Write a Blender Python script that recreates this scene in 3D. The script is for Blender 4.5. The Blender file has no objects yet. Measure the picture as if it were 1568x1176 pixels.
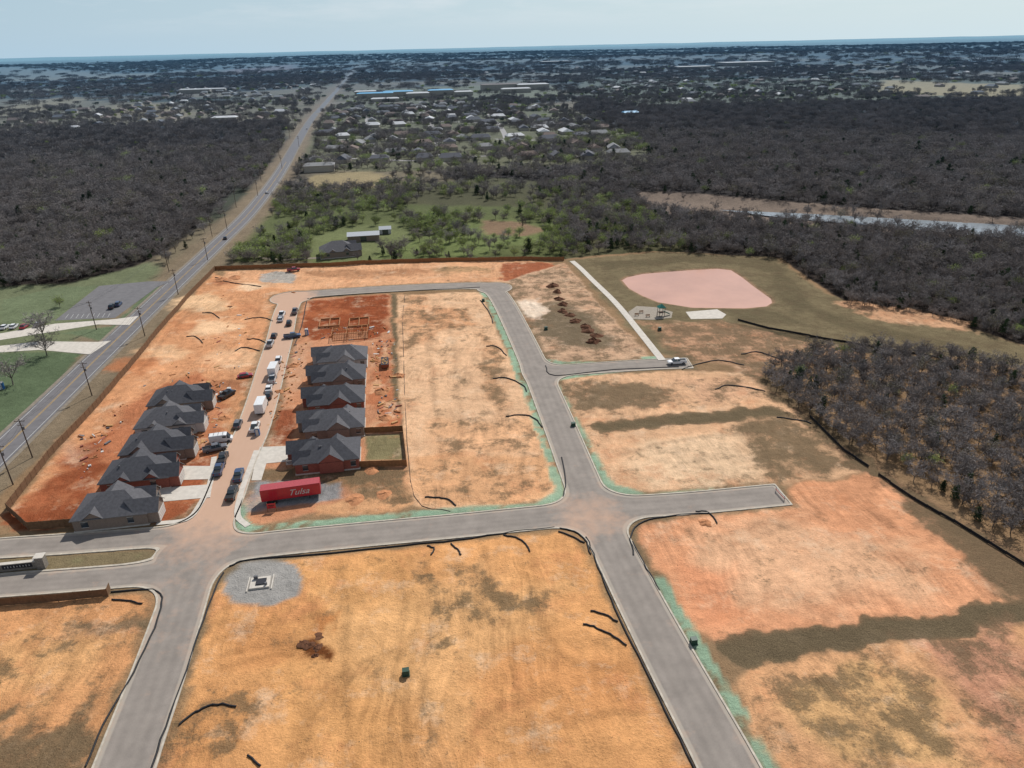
import bpy, math, random
import numpy as np
from mathutils import Vector, Matrix
random.seed(7); rng=np.random.default_rng(11)
# ------------------------------------------------------------------ survey frame
H=90.0; FPX=1088.0
PITCH=math.radians(25.55); ROLL=math.radians(1.3)
R0=Vector((1,0,0)); F0=Vector((0,math.cos(PITCH),-math.sin(PITCH))); U0=Vector((0,math.sin(PITCH),math.cos(PITCH)))
CR=R0*math.cos(ROLL)-U0*math.sin(ROLL); CU=R0*math.sin(ROLL)+U0*math.cos(ROLL)
def g(x,y,z=0.0):
    """aerial-survey coordinate -> ground plan position in metres"""
    d=CR*((x-784)/FPX)-CU*((y-588)/FPX)+F0
    t=(z-H)/min(d.z,-0.0025)
    return (d.x*t,d.y*t)
def gl(pts,z=0.0): return np.array([g(x,y,z) for x,y in pts])
EXPO=1.2
def s(r,g_,b):
    def c(u):
        u/=255.0
        return u/12.92 if u<=.04045 else ((u+.055)/1.055)**2.4
    return (min(c(r)/EXPO,.85),min(c(g_)/EXPO,.85),min(c(b)/EXPO,.85))
# ------------------------------------------------------------------ numpy noise
def vnoise(x,y,seed=0):
    x=np.asarray(x,float);y=np.asarray(y,float)
    xi=np.floor(x).astype(np.int64);yi=np.floor(y).astype(np.int64)
    fx=x-xi;fy=y-yi;fx=fx*fx*(3-2*fx);fy=fy*fy*(3-2*fy)
    def h(a,b):
        v=(a*374761393+b*668265263+seed*144269504)&0xffffffff
        v=((v^(v>>13))*1274126177)&0xffffffff
        return ((v^(v>>16))&0xffffff)/float(0xffffff)
    return (h(xi,yi)*(1-fx)+h(xi+1,yi)*fx)*(1-fy)+(h(xi,yi+1)*(1-fx)+h(xi+1,yi+1)*fx)*fy
def fbm(x,y,seed=0,o=4):
    r=0;a=.5;t=0
    for i in range(o):
        r=r+a*vnoise(x,y,seed+i*17);t+=a;a*=.5;x=x*2.03+5.1;y=y*2.03+1.7
    return r/t
def sdpoly(P,poly):
    d=np.full(len(P),1e18);sgn=np.ones(len(P));n=len(poly);j=n-1
    for i in range(n):
        a=poly[i];b=poly[j];e=b-a;w=P-a
        t=np.clip((w@e)/max(e@e,1e-9),0,1);q=w-t[:,None]*e
        d=np.minimum(d,(q*q).sum(1))
        c1=P[:,1]>=a[1];c2=P[:,1]<b[1];c3=e[0]*w[:,1]>e[1]*w[:,0]
        k=(c1&c2&c3)|(~c1&~c2&~c3);sgn=np.where(k,-sgn,sgn);j=i
    return np.sqrt(d)*sgn
def sdline(P,pts):
    d=np.full(len(P),1e18)
    for i in range(len(pts)-1):
        a=pts[i];e=pts[i+1]-a;w=P-a
        t=np.clip((w@e)/max(e@e,1e-9),0,1);q=w-t[:,None]*e
        d=np.minimum(d,(q*q).sum(1))
    return np.sqrt(d)
def smooth(pts,n=8):
    pts=np.asarray(pts,float);P=np.vstack([2*pts[0]-pts[1],pts,2*pts[-1]-pts[-2]]);o=[]
    for i in range(1,len(P)-2):
        p0,p1,p2,p3=P[i-1:i+3]
        for k in range(n):
            t=k/n
            o.append(.5*((2*p1)+(-p0+p2)*t+(2*p0-5*p1+4*p2-p3)*t*t+(-p0+3*p1-3*p2+p3)*t**3))
    o.append(P[-2]);return np.array(o)
def sst(a,b,x):
    t=np.clip((x-a)/(b-a),0,1);return t*t*(3-2*t)
# ------------------------------------------------------------------ roads plan
ROADS=[
 ("A",[(1190,1330),(1117,1176),(1022,1000),(962,885),(905,770),(853,642),(821,566),(790,500),(770,462),(757,446),(740,438)],8.2),
 ("C",[(748,438),(700,438),(600,442),(520,447),(470,451),(448,455)],7.8),
 ("D",[(448,455),(437,480),(428,520),(416,562),(402,612),(386,660),(362,712),(342,765),(318,815),(298,865),(270,950),(243,1030),(212,1115),(190,1176),(150,1290)],8.4),
 ("B",[(338,842),(420,832),(550,819),(690,806),(820,793),(895,785)],7.8),
 ("E",[(950,777),(1060,770),(1198,757)],7.6),
 ("F",[(840,569),(920,563),(1000,558),(1056,556)],7.4),
 ("U",[(-160,853),(-60,845),(0,839),(120,831),(240,822),(290,818)],6.3),
 ("L",[(-160,912),(-60,903),(0,897),(120,888),(240,878),(275,874)],6.3)]
RW={n:smooth(gl(p),5) for n,p,w in ROADS}; WID={n:w for n,p,w in ROADS}
ELB=[(gl([(446,456)])[0],8.0),(gl([(757,441)])[0],7.0),(gl([(300,848)])[0],8.0)]
def road_sd(P):
    d=None;k=7.0
    for n in RW:
        a=sdline(P,RW[n])-WID[n]/2
        if n in("E","F"):
            e=RW[n][-1];t=e-RW[n][-3];t=t/np.linalg.norm(t);a=np.maximum(a,(P-e)@t)
        if d is None:d=a
        else:
            h=np.maximum(k-np.abs(a-d),0)/k
            d=np.minimum(a,d)-h*h*k/4*(0.15 if n in("C",) else 1)
    for c,r in ELB: 
        d=np.minimum(d,np.sqrt(((P-c)**2).sum(1))-r)
    return d
HWY=smooth(gl([(-260,935),(-60,748),(0,692),(75,620),(150,547),(225,475),(262,440),(330,376),(385,322),(428,265),(455,218),(478,181),(500,156),(524,128),(537,110),(551,93)]),6)
dD=RW["D"];v1=g(345,760);v2=g(428,520)
ANG=math.atan2(v2[1]-v1[1],v2[0]-v1[0])-math.pi/2   # subdivision grid angle
# ------------------------------------------------------------------ materials
def newmat(name):
    m=bpy.data.materials.new(name);m.use_nodes=True;nt=m.node_tree;b=nt.nodes["Principled BSDF"]
    b.inputs["Specular IOR Level"].default_value=.25;b.inputs["Roughness"].default_value=.85
    return m,nt,b
def N(nt,t,**k):
    n=nt.nodes.new(t)
    for a,v in k.items(): setattr(n,a,v)
    return n
def noise(nt,scale,detail=3,vec=None,rough=.6):
    n=N(nt,"ShaderNodeTexNoise");n.inputs["Scale"].default_value=scale;n.inputs["Detail"].default_value=detail;n.inputs["Roughness"].default_value=rough
    if vec is not None: nt.links.new(vec,n.inputs["Vector"])
    return n.outputs["Fac"]
def maprange(nt,x,a,b,c,d):
    n=N(nt,"ShaderNodeMapRange");nt.links.new(x,n.inputs[0])
    for i,v in zip((1,2,3,4),(a,b,c,d)): n.inputs[i].default_value=v
    return n.outputs[0]
def math_(nt,op,a,b=None):
    n=N(nt,"ShaderNodeMath",operation=op)
    for i,v in enumerate((a,b)):
        if v is None: continue
        if isinstance(v,(int,float)): n.inputs[i].default_value=v
        else: nt.links.new(v,n.inputs[i])
    return n.outputs[0]
def mix(nt,f,a,b,mode='MIX'):
    n=N(nt,"ShaderNodeMix",data_type='RGBA',blend_type=mode)
    if isinstance(f,(int,float)): n.inputs[0].default_value=f
    else: nt.links.new(f,n.inputs[0])
    for i,v in ((6,a),(7,b)):
        if isinstance(v,tuple): n.inputs[i].default_value=(*v[:3],1)
        else: nt.links.new(v,n.inputs[i])
    return n.outputs[2]
def mulf(nt,col,f):
    c=N(nt,"ShaderNodeCombineColor")
    for i in range(3): nt.links.new(f,c.inputs[i])
    return mix(nt,1.0,col,c.outputs[0],'MULTIPLY')
def mapv(nt,p,loc=(0,0,0),rot=0,sc=(1,1,1)):
    m=N(nt,"ShaderNodeMapping");m.inputs["Location"].default_value=loc;m.inputs["Rotation"].default_value=(0,0,rot);m.inputs["Scale"].default_value=sc;nt.links.new(p,m.inputs[0]);return m.outputs[0]
def wpos(nt): return N(nt,"ShaderNodeNewGeometry").outputs["Position"]
HAZE_TINT=(0.075,0.15,0.225)
def haze(nt,col,start=330,rng_=2500,amt=.93):  # blue aerial haze painted into the base colour, growing with distance from origin
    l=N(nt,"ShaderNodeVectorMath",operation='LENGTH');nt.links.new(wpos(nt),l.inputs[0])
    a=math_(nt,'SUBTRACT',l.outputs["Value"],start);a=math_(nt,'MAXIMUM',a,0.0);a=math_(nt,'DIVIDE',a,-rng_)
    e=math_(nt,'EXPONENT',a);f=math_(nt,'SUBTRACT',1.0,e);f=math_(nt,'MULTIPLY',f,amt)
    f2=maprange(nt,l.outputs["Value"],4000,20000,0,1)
    return mix(nt,f,col,mix(nt,f2,HAZE_TINT,(.15,.29,.38)))
def simple(name,col,rough=.8,var=.12,scale=3.0,spec=.25,metal=0,far=False,bump=0):
    m,nt,b=newmat(name);p=wpos(nt) if far else N(nt,"ShaderNodeTexCoord").outputs["Object"]
    f=noise(nt,scale,4,p);f=maprange(nt,f,.3,.7,1-var,1+var)
    c=mulf(nt,col,f)
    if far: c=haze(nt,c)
    nt.links.new(c,b.inputs["Base Color"]);b.inputs["Roughness"].default_value=rough;b.inputs["Specular IOR Level"].default_value=spec;b.inputs["Metallic"].default_value=metal
    if bump:
        bp=N(nt,"ShaderNodeBump");bp.inputs["Strength"].default_value=bump;bp.inputs["Distance"].default_value=.05
        nt.links.new(noise(nt,scale*4,4,p),bp.inputs["Height"]);nt.links.new(bp.outputs[0],b.inputs["Normal"])
    return m
M={}
# ------------------------------------------------------------------ mesh helpers
def link(o): bpy.context.scene.collection.objects.link(o);return o
def mkmesh(name,v,f,mats,mi=None,smooth_=False):
    me=bpy.data.meshes.new(name);me.from_pydata([tuple(map(float,a)) for a in v],[],[tuple(int(i) for i in a) for a in f])
    for m in mats: me.materials.append(m)
    if mi is not None and len(mi)==len(me.polygons): me.polygons.foreach_set("material_index",np.array(mi,dtype=np.int32))
    if smooth_: me.polygons.foreach_set("use_smooth",np.ones(len(me.polygons),dtype=bool))
    me.update();return me
class MB:
    def __init__(s_): s_.v=[];s_.f=[];s_.m=[]
    def add(s_,vs,fs,m=0):
        o=len(s_.v);s_.v+=[tuple(a) for a in vs];s_.f+=[tuple(i+o for i in f) for f in fs];s_.m+=[m]*len(fs)
    def frus(s_,x0,x1,y0,y1,z0,X0,X1,Y0,Y1,z1,m=0,mtop=None,mside=None):
        vs=[(x0,y0,z0),(x1,y0,z0),(x1,y1,z0),(x0,y1,z0),(X0,Y0,z1),(X1,Y0,z1),(X1,Y1,z1),(X0,Y1,z1)]
        s_.add(vs,[(0,1,5,4),(1,2,6,5),(2,3,7,6),(3,0,4,7)],m if mside is None else mside)
        s_.add(vs,[(4,5,6,7)],m if mtop is None else mtop);s_.add(vs,[(3,2,1,0)],m)
    def box(s_,cx,cy,cz,sx,sy,sz,m=0,rot=0):
        vs=[]
        c,si=math.cos(rot),math.sin(rot)
        for dz in(-.5,.5):
            for dx,dy in((-.5,-.5),(.5,-.5),(.5,.5),(-.5,.5)):
                x=dx*sx;y=dy*sy;vs.append((cx+x*c-y*si,cy+x*si+y*c,cz+dz*sz))
        s_.add(vs,[(0,1,5,4),(1,2,6,5),(2,3,7,6),(3,0,4,7),(4,5,6,7),(3,2,1,0)],m)
    def cyl(s_,cx,cy,cz,r,h,m=0,n=10,axis='z',r2=None):
        r2=r if r2 is None else r2;vs=[]
        for k,rr in((-.5,r),(.5,r2)):
            for i in range(n):
                a=2*math.pi*i/n;u=math.cos(a)*rr;w=math.sin(a)*rr;t=k*h
                vs.append((cx+u,cy+w,cz+t) if axis=='z' else (cx+u,cy+t,cz+w) if axis=='y' else (cx+t,cy+u,cz+w))
        s_.add(vs,[(i,(i+1)%n,n+(i+1)%n,n+i) for i in range(n)]+[tuple(range(n,2*n)),tuple(range(n-1,-1,-1))],m)
    def obj(s_,name,mats,loc=(0,0,0),rz=0,parent=None,sm=False):
        o=link(bpy.data.objects.new(name,mkmesh(name,s_.v,s_.f,mats,s_.m,sm)))
        o.location=loc;o.rotation_euler=(0,0,rz)
        if parent: o.parent=parent
        return o
def empty(name,loc,rz=0):
    e=link(bpy.data.objects.new(name,None));e.location=loc;e.rotation_euler=(0,0,rz);return e
# ------------------------------------------------------------------ ground sheet
def axis(lo,hi,st,far_lo,far_hi,r=1.035):
    a=list(np.arange(lo,hi+1e-6,st));d=st
    while a[-1]<far_hi: d*=r;a.append(a[-1]+d)
    d=st;b=[]
    x=lo
    while x>far_lo: d*=r;x-=d;b.append(x)
    return np.array(b[::-1]+a)
STEP=.7
AX=axis(-210,270,STEP,-26000,26000,1.04);AY=axis(42,360,STEP,-400,30000,1.04)
GX,GY=np.meshgrid(AX,AY);P=np.stack([GX.ravel(),GY.ravel()],1);NP_=len(P)
COL=np.zeros((NP_,3));WEED=np.zeros(NP_);SOIL=np.zeros(NP_)
dist=np.hypot(P[:,0],P[:,1])
w1=fbm(P[:,0]/9,P[:,1]/9,3)-.5;w2=fbm(P[:,0]/9,P[:,1]/9,9)-.5
w3=fbm(P[:,0]/2.2,P[:,1]/2.2,23,3)-.5;w4=fbm(P[:,0]/2.2,P[:,1]/2.2,29,3)-.5
PW1=P+np.stack([w1,w2],1)*9+np.stack([w3,w4],1)*4
def mask(poly,feather,warp=1.0,world=False):
    q=poly if world else gl(poly)
    lo=q.min(0)-feather-12;hi=q.max(0)+feather+12
    idx=np.where((P[:,0]>lo[0])&(P[:,0]<hi[0])&(P[:,1]>lo[1])&(P[:,1]<hi[1]))[0]
    PP=P[idx]*(1-warp)+PW1[idx]*warp
    d=sdpoly(PP,q);return idx,1-sst(-feather,feather,d)
def paint(poly,rgb,feather=.8,warp=.35,soil=None,a=1.0,weed=None):
    idx,m=mask(poly,feather,warp);m=m*a
    if rgb is not None: COL[idx]=COL[idx]*(1-m[:,None])+np.array(s(*rgb))*m[:,None]
    if soil is not None: SOIL[idx]=SOIL[idx]*(1-m)+soil*m
    if weed is not None: WEED[idx]=WEED[idx]*(1-m)+weed*m
def ell(x,y,rx,ry,n=10): return [(x+rx*math.cos(a),y+ry*math.sin(a)) for a in np.linspace(0,6.283,n)[:-1]]
# base: rural mix
n_=fbm(P[:,0]/420,P[:,1]/300,5);n2=fbm(P[:,0]/130,P[:,1]/110,8)
c0=np.array(s(64,60,56));c1=np.array(s(136,124,100));c2=np.array(s(86,92,68))
t=sst(.52,.64,n_)[:,None]*.8;COL[:]=c0*(1-t)+c1*t
t=(sst(.55,.7,n2)*.5)[:,None];COL[:]=COL*(1-t)+c2*t
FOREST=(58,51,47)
# ---- vegetation zones shared by floor paint and tree scatter: poly,(density, green, evergreen), floor colour
F3POLY=[(1160,580),(1235,540),(1330,533),(1480,553),(1568,568),(1900,640),(2000,1000),(1700,900),(1568,832),(1440,762),(1370,716),(1300,692),(1240,640),(1195,600)]
ZONES=[
 ([(-900,470),(-900,170),(0,152),(450,160),(470,185),(430,215),(-100,260)],(.34,.12,.10),(122,114,92)),
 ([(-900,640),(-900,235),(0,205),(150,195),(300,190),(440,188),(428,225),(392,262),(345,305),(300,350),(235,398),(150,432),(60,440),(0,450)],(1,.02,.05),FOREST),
 ([(455,262),(470,185),(520,158),(700,150),(860,165),(1000,215),(1000,250),(860,262),(760,262),(600,262)],(.42,.28,.12),(112,110,84)),
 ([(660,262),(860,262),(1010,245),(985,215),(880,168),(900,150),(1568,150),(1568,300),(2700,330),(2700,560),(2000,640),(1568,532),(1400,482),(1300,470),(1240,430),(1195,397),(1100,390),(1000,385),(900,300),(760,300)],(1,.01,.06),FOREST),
 ([(860,150),(900,120),(1568,118),(2500,130),(2500,152),(1568,152),(1000,165)],(.45,.2,.15),(104,104,84)),
 ([(358,402),(372,345),(425,300),(560,285),(760,272),(900,285),(1000,335),(1060,365),(1040,388),(940,394),(870,394),(640,397),(450,402)],(.75,.32,.05),(88,86,62)),
 ([(380,345),(400,318),(560,312),(830,318),(870,345),(870,372),(860,392),(560,398),(365,400)],(.6,.7,.04),(98,104,66)),
 ([(545,390),(600,378),(690,352),(730,336),(800,338),(838,350),(830,372),(770,380),(745,392),(640,396),(560,398)],(.2,.5,.1),(112,122,76)),
 ([(735,338),(800,340),(835,352),(800,362),(745,360)],(.03,0,0),(140,116,92)),
 ([(463,284),(480,268),(560,262),(600,270),(575,286),(500,290)],(.02,.1,0),(160,144,108)),
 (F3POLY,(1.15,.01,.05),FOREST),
 ([(970,293),(1060,296),(1200,308),(1350,320),(1568,334),(2400,366),(2400,430),(1568,372),(1480,364),(1350,355),(1200,345),(1050,332),(985,318)],(.05,0,0),(130,114,100)),
 ([(1340,143),(1350,122),(1450,126),(1568,130),(1568,150),(1450,147)],(.05,0,0),(165,150,110)),
 ([(0,106),(250,110),(255,116),(0,124)],(.1,0,0),(150,142,116)),
 ([(340,105),(452,97),(455,102),(350,115)],(.1,0,0),(150,108,92)),
 ([(0,165),(90,148),(150,150),(60,172),(0,180)],(.12,0,0),(146,134,104)),
 ([(160,160),(260,158),(300,178),(180,186)],(.2,.2,.1),(146,134,106)),
 ([(530,158),(700,150),(860,150),(850,132),(740,130),(540,138)],(.12,.2,0),(125,124,98)),
 ([(476,412),(470,382),(482,362),(530,346),(604,342),(636,356),(610,378),(580,388),(560,408)],(.0,0,0),(116,122,82)),
 ([(0,440),(110,434),(235,400),(262,428),(200,500),(120,580),(0,690),(-300,900),(-700,800),(-700,500)],(0,0,0),(116,122,92)),
]
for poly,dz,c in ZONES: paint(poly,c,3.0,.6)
# highway verge
dh=sdline(P,HWY)
m=1-sst(9,17,dh+w1*6);COL[:]=COL*(1-m[:,None])+np.array(s(136,120,98))*m[:,None]
# ---- left civic lawns
paint([(0,460),(85,440),(150,437),(110,470),(80,492),(0,500)],(114,124,94),1)
paint([(95,510),(170,500),(235,437),(262,432),(190,512),(150,520)],(106,118,90),1)
paint([(-300,545),(0,541),(128,540),(60,620),(0,672),(-300,900)],(96,110,82),1)
# ---- site base
SITE=[(330,411),(440,407),(700,399),(865,396),(1000,384),(1110,391),(1195,396),(1245,430),(1300,468),(1420,484),(1568,530),(2100,680),(2100,1100),(2000,1500),(-900,1500),(-900,1100),(-60,815),(60,700),(150,612),(250,497)]
paint(SITE,(150,122,92),.8,.2)
G1=(126,113,86)
paint([(870,398),(1000,386),(1190,396),(1250,440),(1310,470),(1420,486),(1568,532),(1800,600),(1800,700),(1568,566),(1480,552),(1330,532),(1235,540),(1180,565),(1060,552),(1000,540),(940,470)],G1,1.5,.6,weed=.45)
paint([(985,492),(1060,492),(1130,496),(1240,515),(1330,535),(1235,560),(1190,590),(1110,560),(1040,548)],(190,148,116),2,.9,soil=1,weed=.56)
paint([(1275,462),(1340,466),(1480,492),(1490,512),(1420,500),(1330,486)],(205,160,124),1.5,1.0,soil=1,weed=.36)
paint([(1110,493),(1240,515),(1450,556),(1450,562),(1230,524)],(84,76,58),1,.6)
for b in ([(1190,400),(1215,430),(1245,470),(1215,485),(1180,440)],[(1195,455),(1300,488),(1440,520),(1568,560),(1568,570),(1430,535),(1280,500)],[(900,402),(1040,392),(1180,398),(1200,420),(1150,410),(1050,402),(930,414)],[(1090,470),(1190,478),(1240,500),(1130,492)]):
    paint(b,(100,90,68),2,.6,a=.75)
# north strip
paint([(345,416),(440,412),(500,407),(750,400),(850,402),(790,432),(700,436),(600,440),(480,446),(450,450),(330,432)],(224,170,128),.8,.35,soil=1,weed=.26)
paint(ell(560,418,90,6),(150,104,72),2,1.2,a=.5);paint(ell(700,414,50,5),(126,116,82),2,1.2,a=.5,weed=.5)
paint([(770,405),(850,402),(838,425),(790,432),(762,430)],(164,98,68),1,.8,soil=1)
# west strip
paint([(328,418),(350,432),(455,446),(440,480),(428,540),(400,610),(370,680),(330,770),(300,798),(60,808),(15,782),(150,622),(250,505)],(218,158,114),.8,.3,soil=1,weed=.12)
paint([(20,785),(100,705),(190,628),(240,590),(300,570),(350,600),(330,700),(300,795),(60,808)],(186,120,84),2,.8,soil=1)
paint([(18,785),(110,700),(165,660),(150,720),(125,800),(45,810)],(150,84,54),1.5,.8,soil=1)
paint([(255,720),(330,690),(320,720),(300,790),(240,800)],(156,90,60),1.5,.6,soil=1)
for (x,y,rx,ry,c) in [(300,465,50,14,(238,198,154)),(330,500,40,12,(240,200,158)),(250,540,40,12,(236,190,146)),(380,440,25,6,(238,205,168)),(360,550,40,14,(234,188,146)),(300,640,40,18,(205,144,108)),(350,585,28,10,(158,104,74)),(205,560,30,10,(186,120,80)),(345,432,16,4,(150,92,64)),(120,690,26,18,(205,160,130)),(285,500,20,6,(190,128,88)),(375,470,18,8,(196,136,96)),(60,760,20,14,(180,110,74))]:
    paint(ell(x,y,rx,ry),c,3,1.2,a=.8)
# right row block
paint([(462,458),(598,450),(608,600),(624,715),(640,760),(560,775),(375,806),(362,790),(385,735),(405,660),(430,590),(448,510)],(202,144,108),.8,.3,soil=1,weed=.05)
paint([(474,460),(592,452),(594,505),(560,520),(480,520),(462,500)],(148,80,50),1,.6,soil=1)
paint(ell(500,478,30,8),(186,112,74),2,1.2,a=.7)
paint([(440,530),(478,520),(470,570),(420,655),(405,650)],(206,156,122),1.5,.7,soil=1)
paint([(405,630),(455,625),(450,680),(398,682)],(152,88,60),1.2,.6,soil=1)
paint([(570,520),(605,520),(616,655),(575,655)],(188,120,84),1,.9,soil=1)
for (x,y) in [(590,545),(585,590),(598,625),(582,648)]: paint(ell(x,y,9,9),(226,178,138),1,1.2,a=.8)
paint([(598,450),(606,450),(614,600),(622,660),(617,660),(604,600)],(118,102,78),.6,.3)
paint([(558,666),(616,664),(620,704),(560,706)],(136,126,92),.5,.1,weed=.3)
paint([(375,712),(440,712),(620,714),(645,770),(560,776),(520,740),(375,735)],(165,128,94),1.2,.8,weed=.55)
GRAV=(150,148,146)
paint([(366,745),(400,735),(520,738),(520,762),(475,772),(366,785)],GRAV,.7,.35)
paint([(480,780),(560,750),(640,772),(600,782),(480,795)],(214,162,118),.8,.6,soil=1)
paint([(398,420),(425,414),(455,420),(450,434),(415,436),(400,430)],(175,168,158),.7,.5)
# centre block
paint([(608,452),(738,447),(758,500),(790,570),(822,640),(852,700),(872,750),(845,776),(690,787),(635,774),(625,720),(612,600)],(230,186,146),.6,.15,soil=1,weed=.34)
paint([(625,700),(700,690),(850,700),(868,748),(838,770),(690,782),(640,770)],(228,174,128),2,.8,weed=.4)
paint([(650,640),(840,640),(830,690),(660,690)],(232,180,136),2,.8,weed=.44)
paint([(735,500),(765,540),(780,620),(755,640),(735,560)],(212,164,124),2,1.1,weed=.52)
paint([(612,452),(650,452),(660,520),(620,540)],(224,172,130),2,1.1,weed=.48)
paint([(635,480),(720,470),(730,500),(660,510)],(216,162,120),2,1.1,weed=.48)
# block between A and path
paint([(782,470),(768,436),(790,425),(865,402),(905,448),(960,510),(1000,550),(835,556),(815,530)],(208,170,138),.8,.4,soil=1,weed=.48)
paint([(800,470),(870,460),(920,500),(940,530),(860,535),(825,510)],(156,136,114),3,1,weed=.64)
paint([(785,460),(820,458),(845,475),(830,486),(795,484)],(232,210,186),2,.9,weed=.1)
# lots right mid
paint([(842,584),(940,572),(1050,566),(1150,572),(1200,612),(1240,650),(1300,712),(1330,722),(1200,742),(1060,752),(965,758),(930,742),(880,655)],(226,180,140),.8,.4,soil=1,weed=.3)
paint([(860,590),(980,580),(1030,600),(1020,622),(900,632),(870,615)],(184,148,116),4,1.2,weed=.66)
paint([(1040,580),(1140,578),(1180,610),(1080,622)],(216,170,134),4,1.2,weed=.48)
paint([(1110,652),(1190,640),(1240,665),(1290,712),(1200,738),(1150,735)],(186,150,116),4,1.2,weed=.64)
paint([(905,650),(1040,634),(1180,625),(1205,638),(1060,648),(925,664)],(120,104,80),1.2,.6,soil=.3,weed=.95)
paint([(990,680),(1120,660),(1150,735),(1000,748),(930,715)],(234,198,160),4,1.2,weed=.36)
paint([(1200,575),(1260,640),(1330,700),(1420,760),(1568,845),(1700,940),(1700,1100),(1568,900),(1400,790),(1330,730),(1290,712),(1220,640),(1150,572)],(136,108,84),1.5,.9,weed=.66)
# big right lot
paint([(978,805),(1030,790),(1200,778),(1205,745),(1330,725),(1370,745),(1420,800),(1500,880),(1540,920),(1568,926),(1330,956),(1105,988),(1060,965),(1012,880),(980,840)],(228,164,122),.8,.5,soil=1,weed=.24)
paint([(1350,740),(1568,860),(1700,930),(1700,1000),(1560,925),(1480,880),(1400,800)],(160,124,96),3,1.2,weed=.66)
paint([(1060,800),(1200,790),(1380,830),(1420,900),(1250,930),(1100,920)],(236,188,148),5,1.4,a=.8,weed=.34)
paint([(1030,850),(1120,860),(1140,960),(1080,970)],(228,156,114),3,1.0,a=.8)
paint([(1092,985),(1330,950),(1568,924),(1800,900),(1800,945),(1568,964),(1330,990),(1130,1018)],(118,102,80),1.0,.6,soil=.3,weed=.95)
paint([(1130,1020),(1330,992),(1568,966),(1800,945),(1900,1350),(1300,1350),(1190,1176),(1120,1050)],(224,170,124),.8,.5,soil=1,weed=.42)
paint([(1180,1050),(1330,1020),(1420,1060),(1500,1176),(1400,1200),(1300,1176),(1220,1100)],(218,172,120),3,1.2,weed=.52)
paint([(1400,985),(1568,970),(1568,1176),(1500,1100)],(210,154,122),3,1.2,weed=.5)
# centre-south block
paint([(362,866),(480,852),(620,840),(760,822),(860,808),(898,822),(925,900),(960,985),(1060,1176),(1130,1330),(130,1330),(225,1176),(262,1110),(300,1000),(330,900)],(224,164,108),.6,.2,soil=1,weed=.26)
paint([(455,860),(640,842),(645,1000),(600,1176),(420,1176),(400,1000)],(224,166,108),4,1,a=.8,weed=.28)
paint([(646,850),(665,870),(672,960),(690,990),(664,985),(655,900)],(190,142,98),1,1.2,weed=.66)
paint([(690,870),(760,860),(790,900),(700,960),(680,930)],(218,162,110),3,1.2,weed=.54)
paint([(720,920),(860,900),(880,925),(740,950)],(222,166,112),3,1.2,weed=.52)
paint([(262,1110),(300,1060),(420,1090),(330,1176),(225,1176)],(214,154,100),2,1.2,weed=.5)
paint([(640,840),(655,842),(690,1176),(650,1176)],(224,166,112),1,1,weed=.46)
paint([(480,920),(700,880),(850,900),(700,1100),(500,1050)],(236,184,128),6,1.4,a=.6)
paint([(760,1010),(980,980),(1010,1080),(860,1110)],(218,152,98),5,1.4,a=.6)
paint([(350,940),(450,930),(470,1000),(360,1040)],(206,142,90),4,1.4,a=.55)
# gravel pad
paint([(338,880),(360,858),(410,852),(455,862),(464,885),(450,915),(400,932),(350,925),(336,905)],(160,156,150),.5,.3,soil=0,weed=0)
paint([(455,975),(490,968),(502,1000),(490,1016),(462,1008)],(120,72,40),.6,.7,soil=1)
paint([(470,940),(500,935),(495,965),(470,968)],(200,136,84),.8,.8)
# SW block
paint([(-500,930),(0,928),(165,914),(238,904),(246,925),(225,985),(160,1110),(110,1210),(-500,1300)],(218,158,108),.6,.25,soil=1,weed=.38)
paint([(-60,1110),(60,1105),(150,1090),(110,1190),(-60,1250)],(172,134,98),2,1.2,weed=.66)
paint([(-60,1000),(100,960),(180,990),(120,1060),(-60,1080)],(232,178,122),4,1.2,a=.8,weed=.4)
paint([(120,960),(220,940),(225,965),(140,985)],(206,158,118),2,1.2,weed=.56)
# medians
paint([(-60,862),(0,858),(225,843),(240,850),(225,860),(0,878),(-60,884)],(126,120,88),.3,0,weed=.3)
RD=np.full(NP_,1e3);near=(P[:,0]>-330)&(P[:,0]<330)&(P[:,1]>-50)&(P[:,1]<400);ni=np.where(near)[0]
RD[ni]=road_sd(P[ni])
# verge ribbon of dull olive dirt beside kerbs
m=(1-sst(1.0,2.2,RD+w3*2.4))*.7;COL[:]=COL*(1-m[:,None])+np.array(s(132,114,88))*m[:,None]
# erosion-blanket strips next to the kerb, within chosen frontage areas
MINT=[[(1000,885),(1030,885),(1130,1040),(1260,1330),(1150,1330),(1090,1120),(1020,960)],
 [(735,446),(752,446),(840,640),(884,750),(870,775),(800,792),(640,800),(640,778),(820,772),(850,752),(800,640)],
 [(375,800),(500,790),(640,780),(680,792),(500,808),(375,825)],[(355,770),(372,770),(385,812),(358,812)],
 [(836,585),(850,580),(935,735),(990,758),(1090,748),(1100,752),(960,768),(930,755),(895,700)],
 [(830,550),(930,556),(935,566),(1020,560),(850,583),(838,592)],[(960,510),(985,520),(1012,550),(985,552)]]
for q in MINT:
    qq=gl(q);lo=qq.min(0)-3;hi=qq.max(0)+3
    idx=np.where((P[:,0]>lo[0])&(P[:,0]<hi[0])&(P[:,1]>lo[1])&(P[:,1]<hi[1]))[0]
    mm=(1-sst(-.5,.8,sdpoly(P[idx],qq)))*sst(.1,.5,RD[idx])*(1-sst(2.2,2.7,RD[idx]+w3[idx]*1.6))
    mm*=sst(.25,.45,fbm(P[idx,0]/3,P[idx,1]/3,77))*.9
    COL[idx]=COL[idx]*(1-mm[:,None])+np.array(s(150,178,150))*mm[:,None];SOIL[idx]*=1-mm;WEED[idx]*=1-mm
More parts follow.
